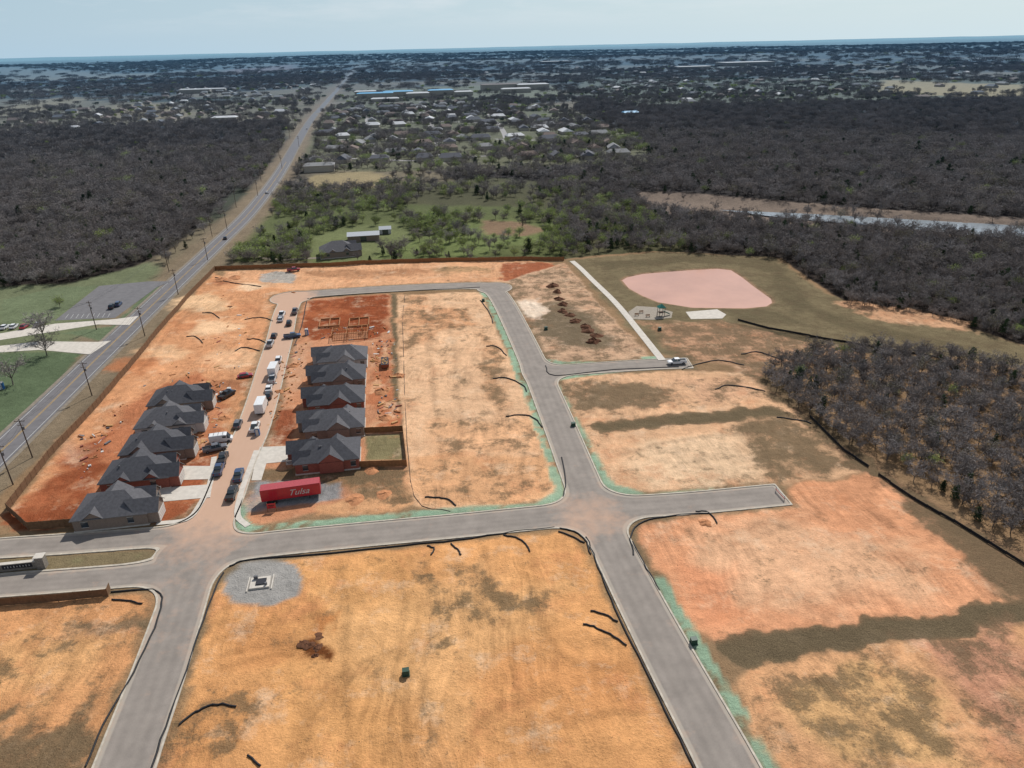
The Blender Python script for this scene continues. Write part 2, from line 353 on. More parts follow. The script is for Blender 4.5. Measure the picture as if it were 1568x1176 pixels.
# ---- flat features & relief
PATH=smooth(gl([(876,400),(890,412),(908,430),(935,456),(955,478),(975,503),(995,528),(1014,552)]),5)
POND=gl([(955,428),(962,424),(985,419),(1020,416),(1060,413),(1100,411),(1118,413),(1135,424),(1150,436),(1178,456),(1180,462),(1172,467),(1140,470),(1060,469),(1010,461),(985,451),(965,440)])
RIVER=gl([(970,297),(1060,300),(1200,313),(1350,326),(1568,340),(2400,372),(2400,418),(1568,366),(1480,358),(1350,347),(1200,334),(1050,320),(985,310)])
relief=(fbm(P[:,0]/22,P[:,1]/22,41)-.5)*.9+(fbm(P[:,0]/3.2,P[:,1]/3.2,43)-.5)*.5*(.4+SOIL)
keep=sst(.6,6,RD)*sst(6,14,dh)*sst(1,4,sdline(P,PATH))
pads=[gl([(120,810),(125,735),(215,570),(330,570),(325,810)]),gl([(380,740),(440,530),(575,510),(622,660),(622,715),(500,790),(380,800)]),
 gl([(958,466),(1035,466),(1116,472),(1116,492),(960,492)]),gl([(-300,400),(262,400),(262,432),(0,690),(-300,900)]),gl([(380,870),(425,870),(425,905),(380,905)])]
for q in pads: keep=keep*sst(-1,4,sdpoly(P,q))
Z=relief*keep+.05*sst(.3,1.2,RD)
# windrows, ruts and wheel ridges left by grading
RID=[([(612,850),(620,930),(608,1020),(620,1100),(612,1190)],.32,.7),([(628,850),(634,940),(630,1060),(640,1190)],.22,.6),([(655,850),(662,950),(655,1060),(672,1190)],.3,.7),([(330,975),(400,955),(478,945)],-.2,.8),([(340,1000),(400,985),(462,990)],-.2,.8),([(345,1020),(410,1004),(465,1004)],-.15,.7),([(440,900),(470,930),(476,960)],-.18,.8),([(810,880),(850,990),(930,1020),(1000,1010)],.15,.8),([(860,1105),(930,1090),(1005,1085)],.25,.7),([(1345,735),(1330,770),(1360,800)],.2,1),([(1105,820),(1180,800),(1250,770),(1330,735)],-.2,1.4),([(1110,835),(1185,815),(1260,785),(1340,745)],-.2,1.2),([(300,930),(330,900),(320,960)],.2,.8),([(690,480),(700,600),(715,760)],.15,.8),([(655,480),(665,600),(680,760)],.12,.8),([(160,640),(220,560),(300,470)],.2,.9),([(440,1176),(470,1080),(560,1010),(640,1000)],-.15,.7),([(452,1176),(482,1086),(566,1020),(640,1010)],-.15,.7),([(700,1180),(740,1100),(830,1060)],-.15,.8),
 ([(520,850),(530,950),(525,1060),(540,1180)],.14,.7),([(740,830),(770,930),(800,1060),(840,1180)],.14,.7),([(1250,1040),(1330,1100),(1360,1176)],-.15,.8),([(1400,1000),(1460,1060),(1568,1130)],-.2,.8),([(60,940),(40,1040),(-20,1120)],-.15,.8),([(140,940),(110,1030),(60,1140)],.15,.8),([(930,700),(1060,672),(1180,660)],.12,.8),([(1150,640),(1170,690),(1185,735)],.15,.8),([(400,455),(380,520),(350,590)],-.15,.8)]
for pts,hh,ww in RID:
    q=smooth(gl(pts),4);lo=q.min(0)-5;hi=q.max(0)+5;ix=np.where((P[:,0]>lo[0])&(P[:,0]<hi[0])&(P[:,1]>lo[1])&(P[:,1]<hi[1]))[0];PI=P[ix]
    dl=sdline(PI+np.stack([w1,w2],1)[ix]*2.5,q);e=np.exp(-(dl/ww)**2)*(.4+1.2*fbm(PI[:,0]/1.6,PI[:,1]/1.6,91,3))*keep[ix]
    Z[ix]+=hh*e;COL[ix]*=(1-.2*np.clip(e,0,1))[:,None]
Z=np.where(RD<.35,-.10,Z)
Z=np.where(dh<8,-.06,Z)
far=sst(1500,5000,dist);Z=Z+far*(fbm(P[:,0]/1900,P[:,1]/1500,61,3)-.5)*46
sp=sdpoly(P,POND);Z=np.where(sp<6,Z*sst(0,6,sp)-1.6*(1-sst(-5,3,sp)),Z)
nearr=(P[:,0]>50)&(P[:,0]<1500)&(P[:,1]>250)&(P[:,1]<800);ri=np.where(nearr)[0]
sr=sdpoly(P[ri]+np.stack([w1,w2],1)[ri]*14,RIVER);Z[ri]-=2.0*(1-sst(-8,6,sr))
m=1-sst(0,2.5,sp);COL[:]=COL*(1-(m*.8)[:,None])+np.array(s(186,144,116))*(m*.8)[:,None]
nx=len(AX);ny=len(AY);ZG=Z.reshape(ny,nx)
def gz(x,y):
    i=int(np.clip(np.searchsorted(AX,x)-1,0,nx-2));j=int(np.clip(np.searchsorted(AY,y)-1,0,ny-2))
    u=(x-AX[i])/(AX[i+1]-AX[i]);v=(y-AY[j])/(AY[j+1]-AY[j])
    return float((ZG[j,i]*(1-u)+ZG[j,i+1]*u)*(1-v)+(ZG[j+1,i]*(1-u)+ZG[j+1,i+1]*u)*v)
def gzv(x,y):
    i=np.clip(np.searchsorted(AX,x)-1,0,nx-2);j=np.clip(np.searchsorted(AY,y)-1,0,ny-2)
    u=(x-AX[i])/(AX[i+1]-AX[i]);v=(y-AY[j])/(AY[j+1]-AY[j])
    return (ZG[j,i]*(1-u)+ZG[j,i+1]*u)*(1-v)+(ZG[j+1,i]*(1-u)+ZG[j+1,i+1]*u)*v
me=bpy.data.meshes.new("ground")
me.vertices.add(NP_);co=np.empty((NP_,3),dtype=np.float32);co[:,:2]=P;co[:,2]=Z;me.vertices.foreach_set("co",co.ravel())
jj,ii=np.meshgrid(np.arange(ny-1),np.arange(nx-1),indexing='ij');a=(jj*nx+ii).ravel()
q=np.stack([a,a+1,a+nx+1,a+nx],1).astype(np.int32);nf=len(q)
me.loops.add(nf*4);me.loops.foreach_set("vertex_index",q.ravel());me.polygons.add(nf)
me.polygons.foreach_set("loop_start",np.arange(0,nf*4,4,dtype=np.int32))
me.polygons.foreach_set("use_smooth",np.ones(nf,dtype=bool))
me.update(calc_edges=True)
ca=me.attributes.new("soilcol",'FLOAT_COLOR','POINT');cc=np.ones((NP_,4),dtype=np.float32);cc[:,:3]=COL;ca.data.foreach_set("color",cc.ravel())
for nm,ar in(("weed",WEED),("soil",SOIL)):
    t_=me.attributes.new(nm,'FLOAT','POINT');t_.data.foreach_set("value",ar.astype(np.float32))
m,nt,b=newmat("ground_soil_and_grass")
p=wpos(nt);at=N(nt,"ShaderNodeAttribute",attribute_name="soilcol").outputs["Color"]
wd=N(nt,"ShaderNodeAttribute",attribute_name="weed").outputs["Fac"];so=N(nt,"ShaderNodeAttribute",attribute_name="soil").outputs["Fac"]
nA=noise(nt,.06,5,p);nB=noise(nt,.45,6,p,.65);nC=noise(nt,3.0,5,p,.7);nD=noise(nt,.16,9,p,.74)
c=mulf(nt,at,maprange(nt,nA,.3,.7,.84,1.14));c=mulf(nt,c,maprange(nt,nB,.3,.7,.84,1.14));c=mulf(nt,c,maprange(nt,nC,.3,.7,.84,1.14))
pale=maprange(nt,noise(nt,.11,8,p,.72),.54,.68,0,.5);pale=math_(nt,'MULTIPLY',pale,so);c=mix(nt,pale,c,s(240,208,174))
red=maprange(nt,noise(nt,.09,8,mapv(nt,p,(37,11,5)),.72),.54,.66,0,.38);red=math_(nt,'MULTIPLY',red,so);c=mix(nt,red,c,s(208,138,96))
dk=maprange(nt,noise(nt,.22,8,mapv(nt,p,(-71,23,5)),.75),.56,.72,0,.34);dk=math_(nt,'MULTIPLY',dk,so);c=mix(nt,dk,c,s(160,108,76))
# grading streaks: broken, mostly along the lots, some across, slightly warped
def streak(rot,off,sy,lo_,hi_,mloc,mth):
    wv=N(nt,"ShaderNodeVectorMath",operation='ADD');nw=N(nt,"ShaderNodeTexNoise");nw.inputs["Scale"].default_value=.035;nw.inputs["Detail"].default_value=2;nt.links.new(p,nw.inputs["Vector"])
    sc_=N(nt,"ShaderNodeVectorMath",operation='SCALE');sc_.inputs["Scale"].default_value=14;nt.links.new(nw.outputs["Color"],sc_.inputs[0]);nt.links.new(p,wv.inputs[0]);nt.links.new(sc_.outputs[0],wv.inputs[1])
    t=noise(nt,.75,4,mapv(nt,wv.outputs[0],off,rot,(1.1,sy,1)),.6);t=maprange(nt,t,.34,.66,lo_,hi_)
    mk=maprange(nt,noise(nt,.045,4,mapv(nt,p,mloc)),mth,mth+.12,0,1)
    return math_(nt,'ADD',math_(nt,'MULTIPLY',math_(nt,'SUBTRACT',t,1.0),math_(nt,'MULTIPLY',so,mk)),1.0)
t1=streak(-ANG+.04,(0,0,0),.045,.84,1.10,(9,77,0),.42);t2=streak(-ANG+1.5,(30,4,0),.05,.86,1.08,(55,-7,0),.52);t3=streak(-ANG+.7,(80,4,0),.07,.86,1.06,(-35,27,0),.54)
c=mulf(nt,c,math_(nt,'MULTIPLY',math_(nt,'MULTIPLY',t1,t2),t3))
# weeds
wf=math_(nt,'ADD',math_(nt,'MULTIPLY',wd,.62),nD);wf=math_(nt,'ADD',wf,math_(nt,'MULTIPLY',nC,.26))
wf=maprange(nt,wf,.88,1.0,0,.76);wf=math_(nt,'MULTIPLY',wf,math_(nt,'GREATER_THAN',wd,.02))
c=mix(nt,wf,c,mulf(nt,s(108,94,72),maprange(nt,noise(nt,5,3,p),.3,.7,.55,1.4)))
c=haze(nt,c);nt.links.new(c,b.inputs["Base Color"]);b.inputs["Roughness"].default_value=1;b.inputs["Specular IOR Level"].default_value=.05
hh=math_(nt,'ADD',math_(nt,'MULTIPLY',nB,1.0),math_(nt,'MULTIPLY',nC,.5));hh=math_(nt,'ADD',hh,math_(nt,'MULTIPLY',t1,1.0))
bp=N(nt,"ShaderNodeBump");bp.inputs["Strength"].default_value=.85;bp.inputs["Distance"].default_value=.5;nt.links.new(hh,bp.inputs["Height"]);nt.links.new(bp.outputs[0],b.inputs["Normal"])
me.materials.append(m);link(bpy.data.objects.new("ground",me))
# ------------------------------------------------------------------ road + kerb from plan distance field
m,nt,b=newmat("street_paving");p=wpos(nt);dt=N(nt,"ShaderNodeAttribute",attribute_name="dirt").outputs["Fac"];ed=N(nt,"ShaderNodeAttribute",attribute_name="edge").outputs["Fac"]
c=mulf(nt,s(146,137,128),maprange(nt,noise(nt,.25,7,p,.68),.3,.7,.82,1.14));c=mulf(nt,c,maprange(nt,noise(nt,7,3,p),.3,.7,.9,1.1))
wp=math_(nt,'SINE',math_(nt,'MULTIPLY',ed,3.3));c=mulf(nt,c,maprange(nt,wp,-1,1,.95,1.05))
c=mix(nt,maprange(nt,ed,-.75,-.5,0,.7),c,s(178,168,154))
f=math_(nt,'ADD',dt,math_(nt,'MULTIPLY',math_(nt,'SUBTRACT',noise(nt,.3,7,p,.7),.5),1.1));f=math_(nt,'ADD',f,maprange(nt,ed,-1.6,-.1,0,.16));f=maprange(nt,f,.25,.85,0,.8)
c=mix(nt,f,c,s(208,168,140));nt.links.new(c,b.inputs["Base Color"]);b.inputs["Roughness"].default_value=.9;M['road']=m
M['kerb']=simple("kerb_concrete",s(192,182,166),.9,.22,.8)
CS=.6;allp=np.vstack(list(RW.values()));lo=allp.min(0)-14;hi=allp.max(0)+14
gx=np.arange(lo[0],hi[0],CS);gy=np.arange(lo[1],hi[1],CS);A_,B_=np.meshgrid(gx,gy)
SD=road_sd(np.stack([A_.ravel(),B_.ravel()],1)).reshape(A_.shape)
def clip(poly,iso,below):
    out=[]
    for i in range(len(poly)):
        a=poly[i];b_=poly[(i+1)%len(poly)]
        ia=(a[2]<iso)==below;ib=(b_[2]<iso)==below
        if ia: out.append(a)
        if ia!=ib:
            t=(iso-a[2])/(b_[2]-a[2]);out.append((a[0]+(b_[0]-a[0])*t,a[1]+(b_[1]-a[1])*t,iso))
    return out
mn=np.minimum.reduce([SD[:-1,:-1],SD[1:,:-1],SD[:-1,1:],SD[1:,1:]])
rv=[];rf=[];rs=[];kv=[];kf=[];KW=.32
for j,i in zip(*np.where(mn<KW)):
    c4=[(gx[i],gy[j],SD[j,i]),(gx[i+1],gy[j],SD[j,i+1]),(gx[i+1],gy[j+1],SD[j+1,i+1]),(gx[i],gy[j+1],SD[j+1,i])]
    pl=clip(c4,.01,True)
    if len(pl)>2:
        o=len(rv);rv+=[(a[0],a[1],0.0) for a in pl];rs+=[a[2] for a in pl];rf.append(tuple(range(o,o+len(pl))))
    if max(a[2] for a in c4)>0:
        pl=clip(c4,KW,True)
        if len(pl)>2: pl=clip(pl,0.0,False)
        if len(pl)>2:
            o=len(kv);kv+=[(a[0],a[1],.13) for a in pl];kf.append(tuple(range(o,o+len(pl))))
            for k in range(len(pl)):
                a=pl[k];b_=pl[(k+1)%len(pl)]
                for iso in(0.0,KW):
                    if abs(a[2]-iso)<1e-7 and abs(b_[2]-iso)<1e-7:
                        o=len(kv);kv+=[(a[0],a[1],-.08),(b_[0],b_[1],-.08),(b_[0],b_[1],.13),(a[0],a[1],.13)];kf.append((o,o+1,o+2,o+3))
me=mkmesh("street",rv,rf,[M['road']])
R_=np.array([v[:2] for v in rv]);dirt=np.clip(1-sst(2,16,sdline(R_,RW["D"][:52])),0,1)*1.0
low=sst(0,30,R_[:,1]-g(290,900)[1]);dirt=dirt*(.25+.75*low)
dirt=np.maximum(dirt,(1-sst(2,14,np.hypot(*(R_-np.array(g(905,790))).T)))*.6);dirt=np.maximum(dirt,.14)
for nm,ar in(("dirt",dirt),("edge",np.array(rs))):
    ta=me.attributes.new(nm,'FLOAT','POINT');ta.data.foreach_set("value",ar.astype(np.float32))
link(bpy.data.objects.new("street",me));link(bpy.data.objects.new("kerb",mkmesh("kerb",kv,kf,[M['kerb']])))
def offs(pts,d):
    pts=np.asarray(pts);t=np.gradient(pts,axis=0);t/=np.linalg.norm(t,axis=1)[:,None]+1e-9
    return pts+np.stack([-t[:,1],t[:,0]],1)*d
def ribbon(name,pts,w,z,mat,follow=False,off=0.0,thick=0):
    l=offs(pts,off+w/2);r=offs(pts,off-w/2);v=[];f=[]
    for a,b_ in zip(l,r):
        za=(gz(*a) if follow else 0)+z;zb=(gz(*b_) if follow else 0)+z
        v+=[(a[0],a[1],za),(b_[0],b_[1],zb)]
    for i in range(len(pts)-1): f.append((2*i,2*i+1,2*i+3,2*i+2))
    if thick:
        n=len(v);v+=[(a,b_,c-thick) for a,b_,c in v]
        for i in range(len(pts)-1): f+=[(2*i,2*i+2,n+2*i+2,n+2*i),(2*i+1,n+2*i+1,n+2*i+3,2*i+3)]
    return link(bpy.data.objects.new(name,mkmesh(name,v,f,[mat])))
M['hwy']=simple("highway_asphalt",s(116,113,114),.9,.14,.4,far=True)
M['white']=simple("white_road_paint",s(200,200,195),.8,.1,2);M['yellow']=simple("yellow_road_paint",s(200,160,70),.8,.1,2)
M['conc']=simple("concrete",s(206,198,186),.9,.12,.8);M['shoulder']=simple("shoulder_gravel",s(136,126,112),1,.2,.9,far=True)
far_f=[i for i in range(len(HWY)) if np.hypot(*HWY[i])<700]
ribbon("highway_shoulder",HWY,11.0,.02,M['shoulder'],True);ribbon("highway",HWY,8.6,.05,M['hwy'],True)
HN=HWY[:len(far_f)]
for o_ in(-3.6,3.6): ribbon("edge_line_marking",HN,.14,.06,M['white'],True,o_)
for o_ in(-.18,.18): ribbon("centre_line_marking",HN,.11,.06,M['yellow'],True,o_)
ribbon("footpath",PATH,2.4,.14,M['conc'],False,0,.3)
def slab(name,pxs,z,mat,world=False,th=.2):
    q=pxs if world else gl(pxs);n=len(q);v=[(a[0],a[1],z) for a in q]+[(a[0],a[1],z-th) for a in q]
    f=[tuple(range(n))]+[(i,n+i,n+(i+1)%n,(i+1)%n) for i in range(n)]
    return link(bpy.data.objects.new(name,mkmesh(name,v,f,[mat])))
M['asph']=simple("parking_asphalt",s(116,114,115),.9,.14,.5)
slab("parking_lot",[(84,491),(152,438),(228,431),(262,431),(240,440),(176,487)],.07,M['asph'])
slab("driveway_pavement",[(-60,518),(0,511),(84,496),(176,489),(212,484),(198,498),(150,497),(0,521),(-60,529)],.09,M['conc'])
slab("driveway_pavement",[(-60,535),(0,530),(60,523),(150,524),(170,522),(138,543),(60,536),(0,540),(-60,545)],.11,M['conc'])
pa=gl([(100,488)])[0];pb=gl([(165,486)])[0];pc=gl([(112,472)])[0];mb=MB();ds=(pc-pa)/np.linalg.norm(pc-pa)
for k in range(9):
    a=pa+(pb-pa)*(k/8);c_=a+ds*5;mid=(a+c_)/2;mb.box(mid[0],mid[1],.075,5,.12,.012,0,math.atan2(ds[1],ds[0]))
mb.obj("parking_bay_markings",[M['white']])
slab("concrete_pad",[(1050,478),(1098,474),(1112,482),(1106,488),(1058,489)],.12,M['conc'])
slab("playground_pavement",[(962,478),(975,469),(1005,471),(1030,478),(1028,487),(1000,490),(968,489)],.12,simple("mulch_surface",s(160,150,136),1,.2,2))
# ------------------------------------------------------------------ water
m,nt,b=newmat("muddy_pond_water");p=wpos(nt)
c=mulf(nt,s(205,156,132),maprange(nt,noise(nt,.05,4,p),.3,.7,.88,1.08));nt.links.new(c,b.inputs["Base Color"]);b.inputs["Roughness"].default_value=.22;b.inputs["Specular IOR Level"].default_value=.35
bp=N(nt,"ShaderNodeBump");bp.inputs["Strength"].default_value=.15;bp.inputs["Distance"].default_value=.1;nt.links.new(noise(nt,2,3,p),bp.inputs["Height"]);nt.links.new(bp.outputs[0],b.inputs["Normal"])
cen=POND.mean(0);slab("pond_water",cen+(POND-cen)*1.03,-.35,m,True,.02)
m,nt,b=newmat("river_water");p=wpos(nt);b.inputs["Base Color"].default_value=(.26,.29,.31,1);b.inputs["Roughness"].default_value=.15;b.inputs["Specular IOR Level"].default_value=.6
bp=N(nt,"ShaderNodeBump");bp.inputs["Strength"].default_value=.3;bp.inputs["Distance"].default_value=.15;nt.links.new(noise(nt,.8,4,p),bp.inputs["Height"]);nt.links.new(bp.outputs[0],b.inputs["Normal"])
slab("river_water",[(1100,318),(1240,324),(1350,330),(1568,342),(2400,378),(2400,412),(1568,362),(1490,356),(1420,349),(1340,342),(1200,330)],-1.25,m,False,.02)
# ------------------------------------------------------------------ trees
def bark(name,col,far=True):
    m,nt,b=newmat(name);r=N(nt,"ShaderNodeObjectInfo").outputs["Random"]
    c=mulf(nt,col,maprange(nt,r,0,1,.6,1.4));r2=math_(nt,'FRACT',math_(nt,'MULTIPLY',r,7.31))
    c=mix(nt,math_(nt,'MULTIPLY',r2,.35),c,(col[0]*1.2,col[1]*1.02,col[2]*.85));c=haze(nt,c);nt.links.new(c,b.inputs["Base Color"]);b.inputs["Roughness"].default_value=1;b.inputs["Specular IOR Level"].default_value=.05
    return m
M['bark']=bark("bare_twig_bark",(.225,.205,.195));M['trunk']=bark("trunk_bark",(.14,.12,.105))
M['lime']=bark("spring_leaf",(.30,.37,.12));M['ever']=bark("evergreen_needle",(.045,.07,.035));M['olive']=bark("bud_leaf",(.19,.18,.11))
TM=[M['trunk'],M['bark'],M['lime'],M['ever'],M['olive']]
tcol=bpy.data.collections.new("tree_library")
def tube3(v,f,mi,a,b,ra,rb,m,n=3):
    d=(b-a);L=np.linalg.norm(d);d=d/(L+1e-9);u=np.cross(d,[0,0,1.]) if abs(d[2])<.95 else np.cross(d,[1.,0,0]);u/=np.linalg.norm(u);w=np.cross(d,u);o=len(v)
    for c,r in((a,ra),(b,rb)):
        for k in range(n):
            t=2*math.pi*k/n;v.append(c+(u*math.cos(t)+w*math.sin(t))*r)
    for k in range(n): f.append((o+k,o+(k+1)%n,o+n+(k+1)%n,o+n+k));mi.append(m)
def sliver(v,f,mi,a,b,w,m,r):
    d=b-a;s_=np.cross(d,r.normal(size=3));s_/=np.linalg.norm(s_)+1e-9;o=len(v);v+= [a-s_*w,a+s_*w,b];f.append((o,o+1,o+2));mi.append(m)
def leafq(v,f,mi,c,sz,m,r):
    a=r.normal(size=3);a/=np.linalg.norm(a);b=np.cross(a,r.normal(size=3));b/=np.linalg.norm(b)+1e-9;o=len(v)
    v+=[c-a*sz,c+b*sz*.7,c+a*sz,c-b*sz*.7];f.append((o,o+1,o+2,o+3));mi.append(m)
def make_tree(name,seed,Ht=8.5,R=3.2,leaf=None,nl=0,tw=5):
    r=np.random.default_rng(seed);v=[];f=[];mi=[]
    fork=np.array([r.normal()*.2,r.normal()*.2,Ht*.2]);tube3(v,f,mi,np.array([0,0,-.3]),fork,.15,.11,0,5);tips=[]
    for i in range(7):
        a=i*.95+r.uniform(-.4,.4);rr=R*r.uniform(.4,.8);e=np.array([math.cos(a)*rr,math.sin(a)*rr,Ht*r.uniform(.5,.8)]) if i else np.array([.2,.1,Ht*.88])
        mid=(fork+e)/2+r.normal(size=3)*.3;tube3(v,f,mi,fork,mid,.085,.055,0,4);tube3(v,f,mi,mid,e,.055,.025,0)
        for j in range(5):
            st=mid+(e-mid)*r.uniform(0,1) if j>1 else fork+(mid-fork)*r.uniform(.5,1)
            e2=st+np.array([math.cos(a+r.normal()*.9)*R*.42,math.sin(a+r.normal()*.9)*R*.42,Ht*r.uniform(.02,.2)])
            tube3(v,f,mi,st,e2,.035,.015,1)
            for k in range(4):
                s2=st+(e2-st)*r.uniform(.2,1);dr=r.normal(size=3);dr[2]=abs(dr[2])*.7+.2;dr/=np.linalg.norm(dr);e3=s2+dr*r.uniform(.7,1.5)*R/3.2
                sliver(v,f,mi,s2,e3,.04,1,r)
                for q_ in range(tw):
                    s3=s2+(e3-s2)*r.uniform(.2,1);dr2=dr+r.normal(size=3)*.9;e4=s3+dr2/np.linalg.norm(dr2)*r.uniform(.5,1.0);sliver(v,f,mi,s3,e4,.05,1,r)
                    if q_==0: tips.append(e4)
    if leaf is not None:
        for k in range(nl):
            t=tips[r.integers(len(tips))];leafq(v,f,mi,t+r.normal(size=3)*.4,r.uniform(.1,.24),leaf,r)
    o=bpy.data.objects.new(name,mkmesh(name,v,f,TM,mi));tcol.objects.link(o);return o
def make_cedar(name,seed,Ht=6.5,R=1.9):
    r=np.random.default_rng(seed);v=[];f=[];mi=[];tube3(v,f,mi,np.array([0,0,-.3]),np.array([0,0,Ht]),.16,.03,0,5)
    for k in range(60):
        z=Ht*r.uniform(.08,.97);rr=R*(1-z/Ht)**.6*r.uniform(.6,1.15);a=r.uniform(0,6.28);e=np.array([math.cos(a)*rr,math.sin(a)*rr,z+.2]);tube3(v,f,mi,np.array([0,0,z-.3]),e,.04,.01,0)
        for q_ in range(12): leafq(v,f,mi,e*np.array([1,1,1])*(1-r.uniform(0,.6)*np.array([1,1,0]))+r.normal(size=3)*.25,r.uniform(.14,.3),3,r)
    o=bpy.data.objects.new(name,mkmesh(name,v,f,TM,mi));tcol.objects.link(o)
def make_clump(name,seed,m,R=6.5,Ht=8):
    r=np.random.default_rng(seed);v=[];f=[];mi=[]
    for t in range(7):
        a=r.uniform(0,6.28);rr=R*math.sqrt(r.uniform(0,.7));c=np.array([math.cos(a)*rr,math.sin(a)*rr,0.]);h=Ht*r.uniform(.65,1.05);cr=r.uniform(2,3.2)
        tube3(v,f,mi,c-np.array([0,0,.5]),c+np.array([0,0,h*.8]),.16,.05,0)
        for k in range(75):
            d=r.normal(size=3);d/=np.linalg.norm(d);d*=r.uniform(.3,1)**.5;e=c+np.array([d[0]*cr,d[1]*cr,h*.62+d[2]*h*.38])
            if m==1: sliver(v,f,mi,e,e+np.array([d[0]*.6,d[1]*.6,.8])*1.2,.18,1,r)
            else: leafq(v,f,mi,e,r.uniform(.35,.6),m,r)
    o=bpy.data.objects.new(name,mkmesh(name,v,f,TM,mi));tcol.objects.link(o)
for i in range(5): make_tree("bare_tree_a%d"%i,50+i,5.8+i*.5,2.7+.22*i)                 #0-4
make_tree("budding_tree_b0",80,7,3.0,4,400,4);make_tree("budding_tree_b1",81,7,3.2,4,260,4)   #5,6
make_cedar("cedar_tree_c0",90,5.8);make_cedar("cedar_tree_c1",91,4.6,1.7)                        #7,8
make_tree("green_tree_d0",95,6.5,3.1,2,1000,3);make_tree("green_tree_d1",96,5.8,3.2,2,750,3)    #9,10
for i in range(3): make_clump("treeclump_e%d"%i,100+i,1)                             #11-13
make_clump("treeclump_f0",110,3);make_clump("treeclump_g0",111,2)                     #14,15
ng=bpy.data.node_groups.new("scatter",'GeometryNodeTree')
ng.interface.new_socket('Geometry',in_out='INPUT',socket_type='NodeSocketGeometry');ng.interface.new_socket('Geometry',in_out='OUTPUT',socket_type='NodeSocketGeometry')
gi=ng.nodes.new('NodeGroupInput');go=ng.nodes.new('NodeGroupOutput');ci=ng.nodes.new('GeometryNodeCollectionInfo');ci.inputs[0].default_value=tcol;ci.inputs[1].default_value=True;ci.inputs[2].default_value=True
ip=ng.nodes.new('GeometryNodeInstanceOnPoints');ng.links.new(gi.outputs[0],ip.inputs['Points']);ng.links.new(ci.outputs[0],ip.inputs['Instance']);ip.inputs['Pick Instance'].default_value=True
def na(nm,ty):
    n=ng.nodes.new('GeometryNodeInputNamedAttribute');n.data_type=ty;n.inputs[0].default_value=nm;return n.outputs[0]
ng.links.new(na('idx','INT'),ip.inputs['Instance Index']);ng.links.new(na('rotv','FLOAT_VECTOR'),ip.inputs['Rotation']);ng.links.new(na('scl','FLOAT_VECTOR'),ip.inputs['Scale']);ng.links.new(ip.outputs[0],go.inputs[0])
def scatter(name,pts,scl,idx):
    n=len(pts);me=bpy.data.meshes.new(name);me.vertices.add(n);me.vertices.foreach_set("co",np.asarray(pts,dtype=np.float32).ravel())
    a=me.attributes.new('scl','FLOAT_VECTOR','POINT');a.data.foreach_set('vector',np.asarray(scl,dtype=np.float32).ravel())
    r=np.zeros((n,3),dtype=np.float32);r[:,2]=rng.uniform(0,6.28,n);r[:,:2]=rng.normal(0,.05,(n,2));a=me.attributes.new('rotv','FLOAT_VECTOR','POINT');a.data.foreach_set('vector',r.ravel())
    a=me.attributes.new('idx','INT','POINT');a.data.foreach_set('value',np.asarray(idx,dtype=np.int32))
    o=link(bpy.data.objects.new(name,me));md=o.modifiers.new("scatter",'NODES');md.node_group=ng;return o
sitew=gl(SITE);F3W=gl(F3POLY)
def zone_eval(Q):
    n=fbm(Q[:,0]/420,Q[:,1]/300,5);d=.16+.75*(1-sst(.48,.6,n));gr=np.full(len(Q),.08);ev=np.full(len(Q),.12)
    wq=np.stack([fbm(Q[:,0]/9,Q[:,1]/9,3)-.5,fbm(Q[:,0]/9,Q[:,1]/9,9)-.5],1)*9
    for poly,(a,b_,c_),fc in ZONES:
        m=sdpoly(Q+wq*.6,gl(poly))<0;d[m]=a;gr[m]=b_;ev[m]=c_
    m=sdline(Q,HWY)<13;d[m]=0
    m=(sdpoly(Q,sitew)<1);z11=sdpoly(Q+wq*.6,F3W)<0;d[m&~z11]=0
    return d,gr,ev
tot=0
for (r0,r1,sp,big) in ((0,330,3.05,-1),(330,480,3.9,0),(480,820,6.3,0),(820,1600,10.8,1),(1600,3200,24,2),(3200,9500,62,3)):
    xs=np.arange(-r1*.82-60,r1*.82+60,sp);ys=np.arange(max(40,r0*.65),r1,sp);X,Y=np.meshgrid(xs,ys);Q=np.stack([X.ravel(),Y.ravel()],1)
    Q+=rng.uniform(-.48,.48,Q.shape)*sp;dd=np.hypot(Q[:,0],Q[:,1]);Q=Q[(dd>=r0)&(dd<r1)&(np.abs(Q[:,0])<.78*Q[:,1]+60)]
    d,gr,ev=zone_eval(Q);cl=fbm(Q[:,0]/45,Q[:,1]/45,71);d2=np.where(d<.95,d*sst(.25,.75,cl)*2,d)
    k=rng.uniform(0,1,len(Q))<d2;Q=Q[k];gr=gr[k];ev=ev[k];u=rng.uniform(0,1,len(Q));n=len(Q)
    if big<=0:
        idx=rng.integers(0,5,n);idx=np.where(rng.uniform(0,1,n)<.06,5+rng.integers(0,2,n),idx);idx=np.where(u<gr,9+rng.integers(0,2,n),idx);idx=np.where(u>1-ev,7+rng.integers(0,2,n),idx)
        b0=.74 if big<0 else (.95 if sp<5 else 1.35);sc=rng.uniform(.65,1.2,n)*b0;S=np.stack([sc,sc,sc*rng.uniform(.85,1.1,n)*(1.05 if sp<5 else .85)],1)
        lg=(idx>=9);S[lg]*=.85
    else:
        idx=11+rng.integers(0,3,n);idx=np.where(u<gr*.7,15,idx);idx=np.where(u>1-ev,14,idx);b_={1:.95,2:2.0,3:4.4}[big]
        sc=rng.uniform(.8,1.3,n);S=np.stack([sc*b_,sc*b_,rng.uniform(.7,1.1,n)*(1,1,1.1,1.6)[big]],1)
        sm=(idx>=14);S[sm]*=.62
    z=gzv(Q[:,0],Q[:,1]);scatter("woodland_trees" if big<=0 else "distant_woodland",np.column_stack([Q,z]),S,idx);tot+=n
print("TREES",tot)
